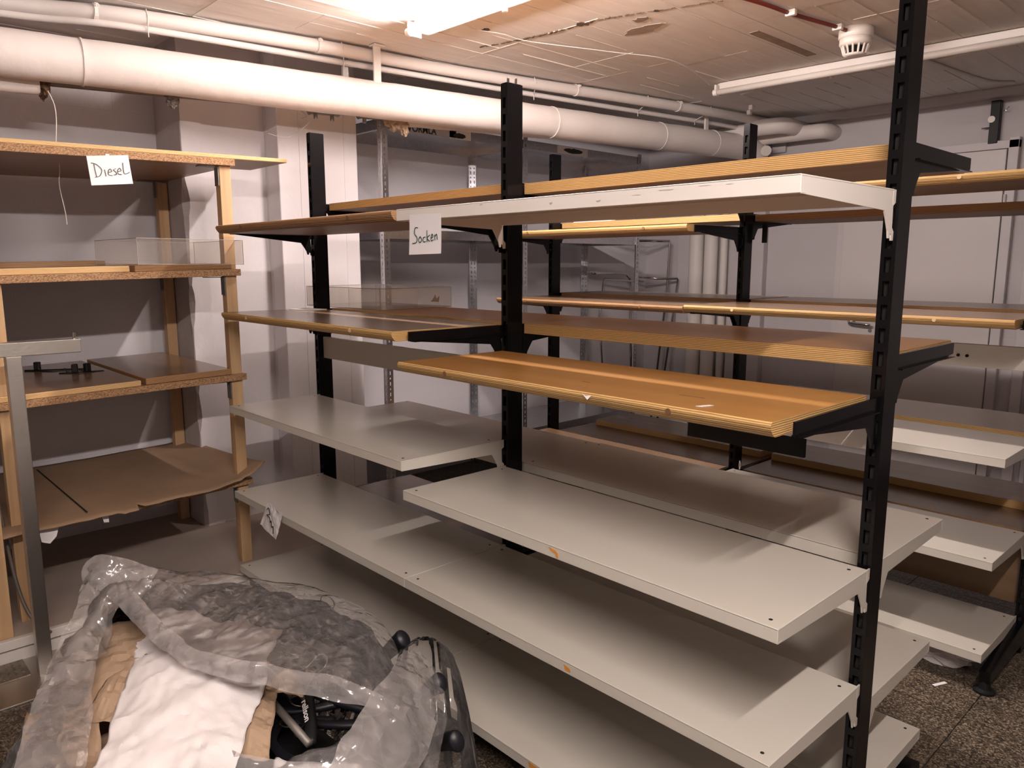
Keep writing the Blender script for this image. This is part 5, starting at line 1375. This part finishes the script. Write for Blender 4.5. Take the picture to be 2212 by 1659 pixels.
lc_ = Vector((1.665, -1.005, 0.470)) - Euler(rt_).to_matrix() @ Vector((0.105, -0.0135, -0.030))
hanger('black hanger with white lettering in the sack opening', tuple(lc_), rt_, 0.34, 0.016, 'black_matte', 'rellson', hg)
o = part('grey_tube', MB().tube([(-0.12, 0, 0.0), (0.12, 0, -0.02)], 0.0085, 12), MT['dull_steel'], None, smooth=True, loc=(1.61, -1.03, 0.455), rot=(0, 0, -0.02))
tag(o, 'slim grey tube lying across the opening of the clear sack', 'tube')
# added dark mound that makes the inside of the sack dark
def mound(c, rx, ry, h, seed, mat_, name, label, cat):
    mb = MB(); na, nr = 48, 14
    for i in range(nr + 1):
        f = i / nr
        for k in range(na):
            a = 2 * math.pi * k / na; r = f
            x_, y_ = rx * r * math.cos(a), ry * r * math.sin(a)
            z_ = h * (1 - f ** 3.0) + 0.02 * ridge((x_ + c[0], y_ + c[1], 0), 8, 3, seed) * (1 - f)
            mb.v.append((x_, y_, max(0.004, z_)))
    for i in range(nr):
        for k in range(na):
            mb.f.append((i * na + k, (i + 1) * na + k, (i + 1) * na + (k + 1) % na, i * na + (k + 1) % na)); mb.mi.append(0)
    o = part(name, mb, MT[mat_], None, smooth=True, loc=(c[0], c[1], 0.004), fix=True)
    return tag(o, label, cat)
mound((1.52, -1.08), 0.36, 0.34, 0.35, 3.0, 'black_matte', 'dark_cloth', 'dark cloth bundle at the bottom of the clear sack', 'cloth')

# wrapped hanger bundle at the right of the sack
t = thing('plastic_wrap', 'clear plastic wrap around upright black hangers right of the sack', 'plastic bag', (1.72, -0.69, 0.0))
def wrap_mesh():
    mb = MB(); na, nz = 70, 36
    for i in range(nz + 1):
        f = i / nz
        cx_, cy_ = 0.10 * (1 - f) * 1.0 - 0.10 * f, -0.10 * (1 - f) + 0.05 * f
        for k in range(na):
            a = 2 * math.pi * k / na
            d = Vector((math.cos(a) * 0.8 + math.sin(a) * 0.3, math.sin(a) * 0.55 - math.cos(a) * 0.25, 0))
            r = (0.19 - 0.10 * f ** 2) * (1 if f < 0.94 else 1 - (f - 0.94) * 9)
            q = Vector((cx_, cy_, 0.004 + 0.47 * f - 0.05 * max(0, d.x) * f)) + d * r
            q += d * 0.014 * ridge((math.cos(a) * 1.6, math.sin(a) * 1.6, q.z * 1.5), 2.2, 2, 31.0)
            q.z = max(0.003, q.z)
            mb.v.append(tuple(q))
    for i in range(nz):
        for k in range(na):
            mb.f.append((i * na + k, i * na + (k + 1) % na, (i + 1) * na + (k + 1) % na, (i + 1) * na + k)); mb.mi.append(0)
    return mb
o = part('wrap_film', wrap_mesh(), MT['film_thin'], t, fix=False); auto_smooth(o, 30)
from mathutils import Euler
up = [((1.555, -0.668, 0.475), (0.2, -1.20, 0.0), 'black hanger standing on end, tallest in the plastic wrap'),
      ((1.745, -0.698, 0.445), (0.1, -1.10, -0.25), 'black hanger standing on end in the middle of the plastic wrap'),
      ((1.86, -0.74, 0.37), (0.3, -1.00, -0.30), 'black hanger standing on end at the right of the plastic wrap')]
for e_, rt, lb in up:
    lc = Vector(e_) - Euler(rt).to_matrix() @ Vector((0.20, 0, -0.065))
    hanger(lb, tuple(lc), rt, 0.40, 0.026, 'navy', None, 'hangers in the plastic wrap')
hanger('dark hanger at the back of the sack with its hook poking over the film', (1.285, -0.745, 0.470), (0.25, 0.0, 0.4), 0.22, 0.016, 'navy', None, hg)

# scuff marks on the lip of the bright white shelf
sh = next(q for q in bpy.data.objects if q.get('label', '').startswith('bright white metal shelf'))
rs = random.Random(11)
MT['scuff'] = paint('grey_scuff', (0.40, 0.37, 0.35), 0.7, 0.2, 40)
for cx, cz, ww, hh in ((2.17, 1.571, 0.05, 0.003), (2.10, 1.566, 0.03, 0.002), (2.26, 1.573, 0.035, 0.002), (2.00, 1.560, 0.018, 0.006), (2.31, 1.572, 0.02, 0.002), (1.86, 1.563, 0.012, 0.005), (1.62, 1.573, 0.02, 0.004)):
    n = 10
    pts = [(cx + math.cos(2 * math.pi * k / n) * ww / 2 * rs.uniform(0.5, 1.1) - sh.location.x, cz + math.sin(2 * math.pi * k / n) * hh / 2 * rs.uniform(0.4, 1.2) - sh.location.z) for k in range(n)]
    part('scuff_mark', MB().prism(pts, 'Y', -0.4183, -0.4178), MT['scuff'], sh)
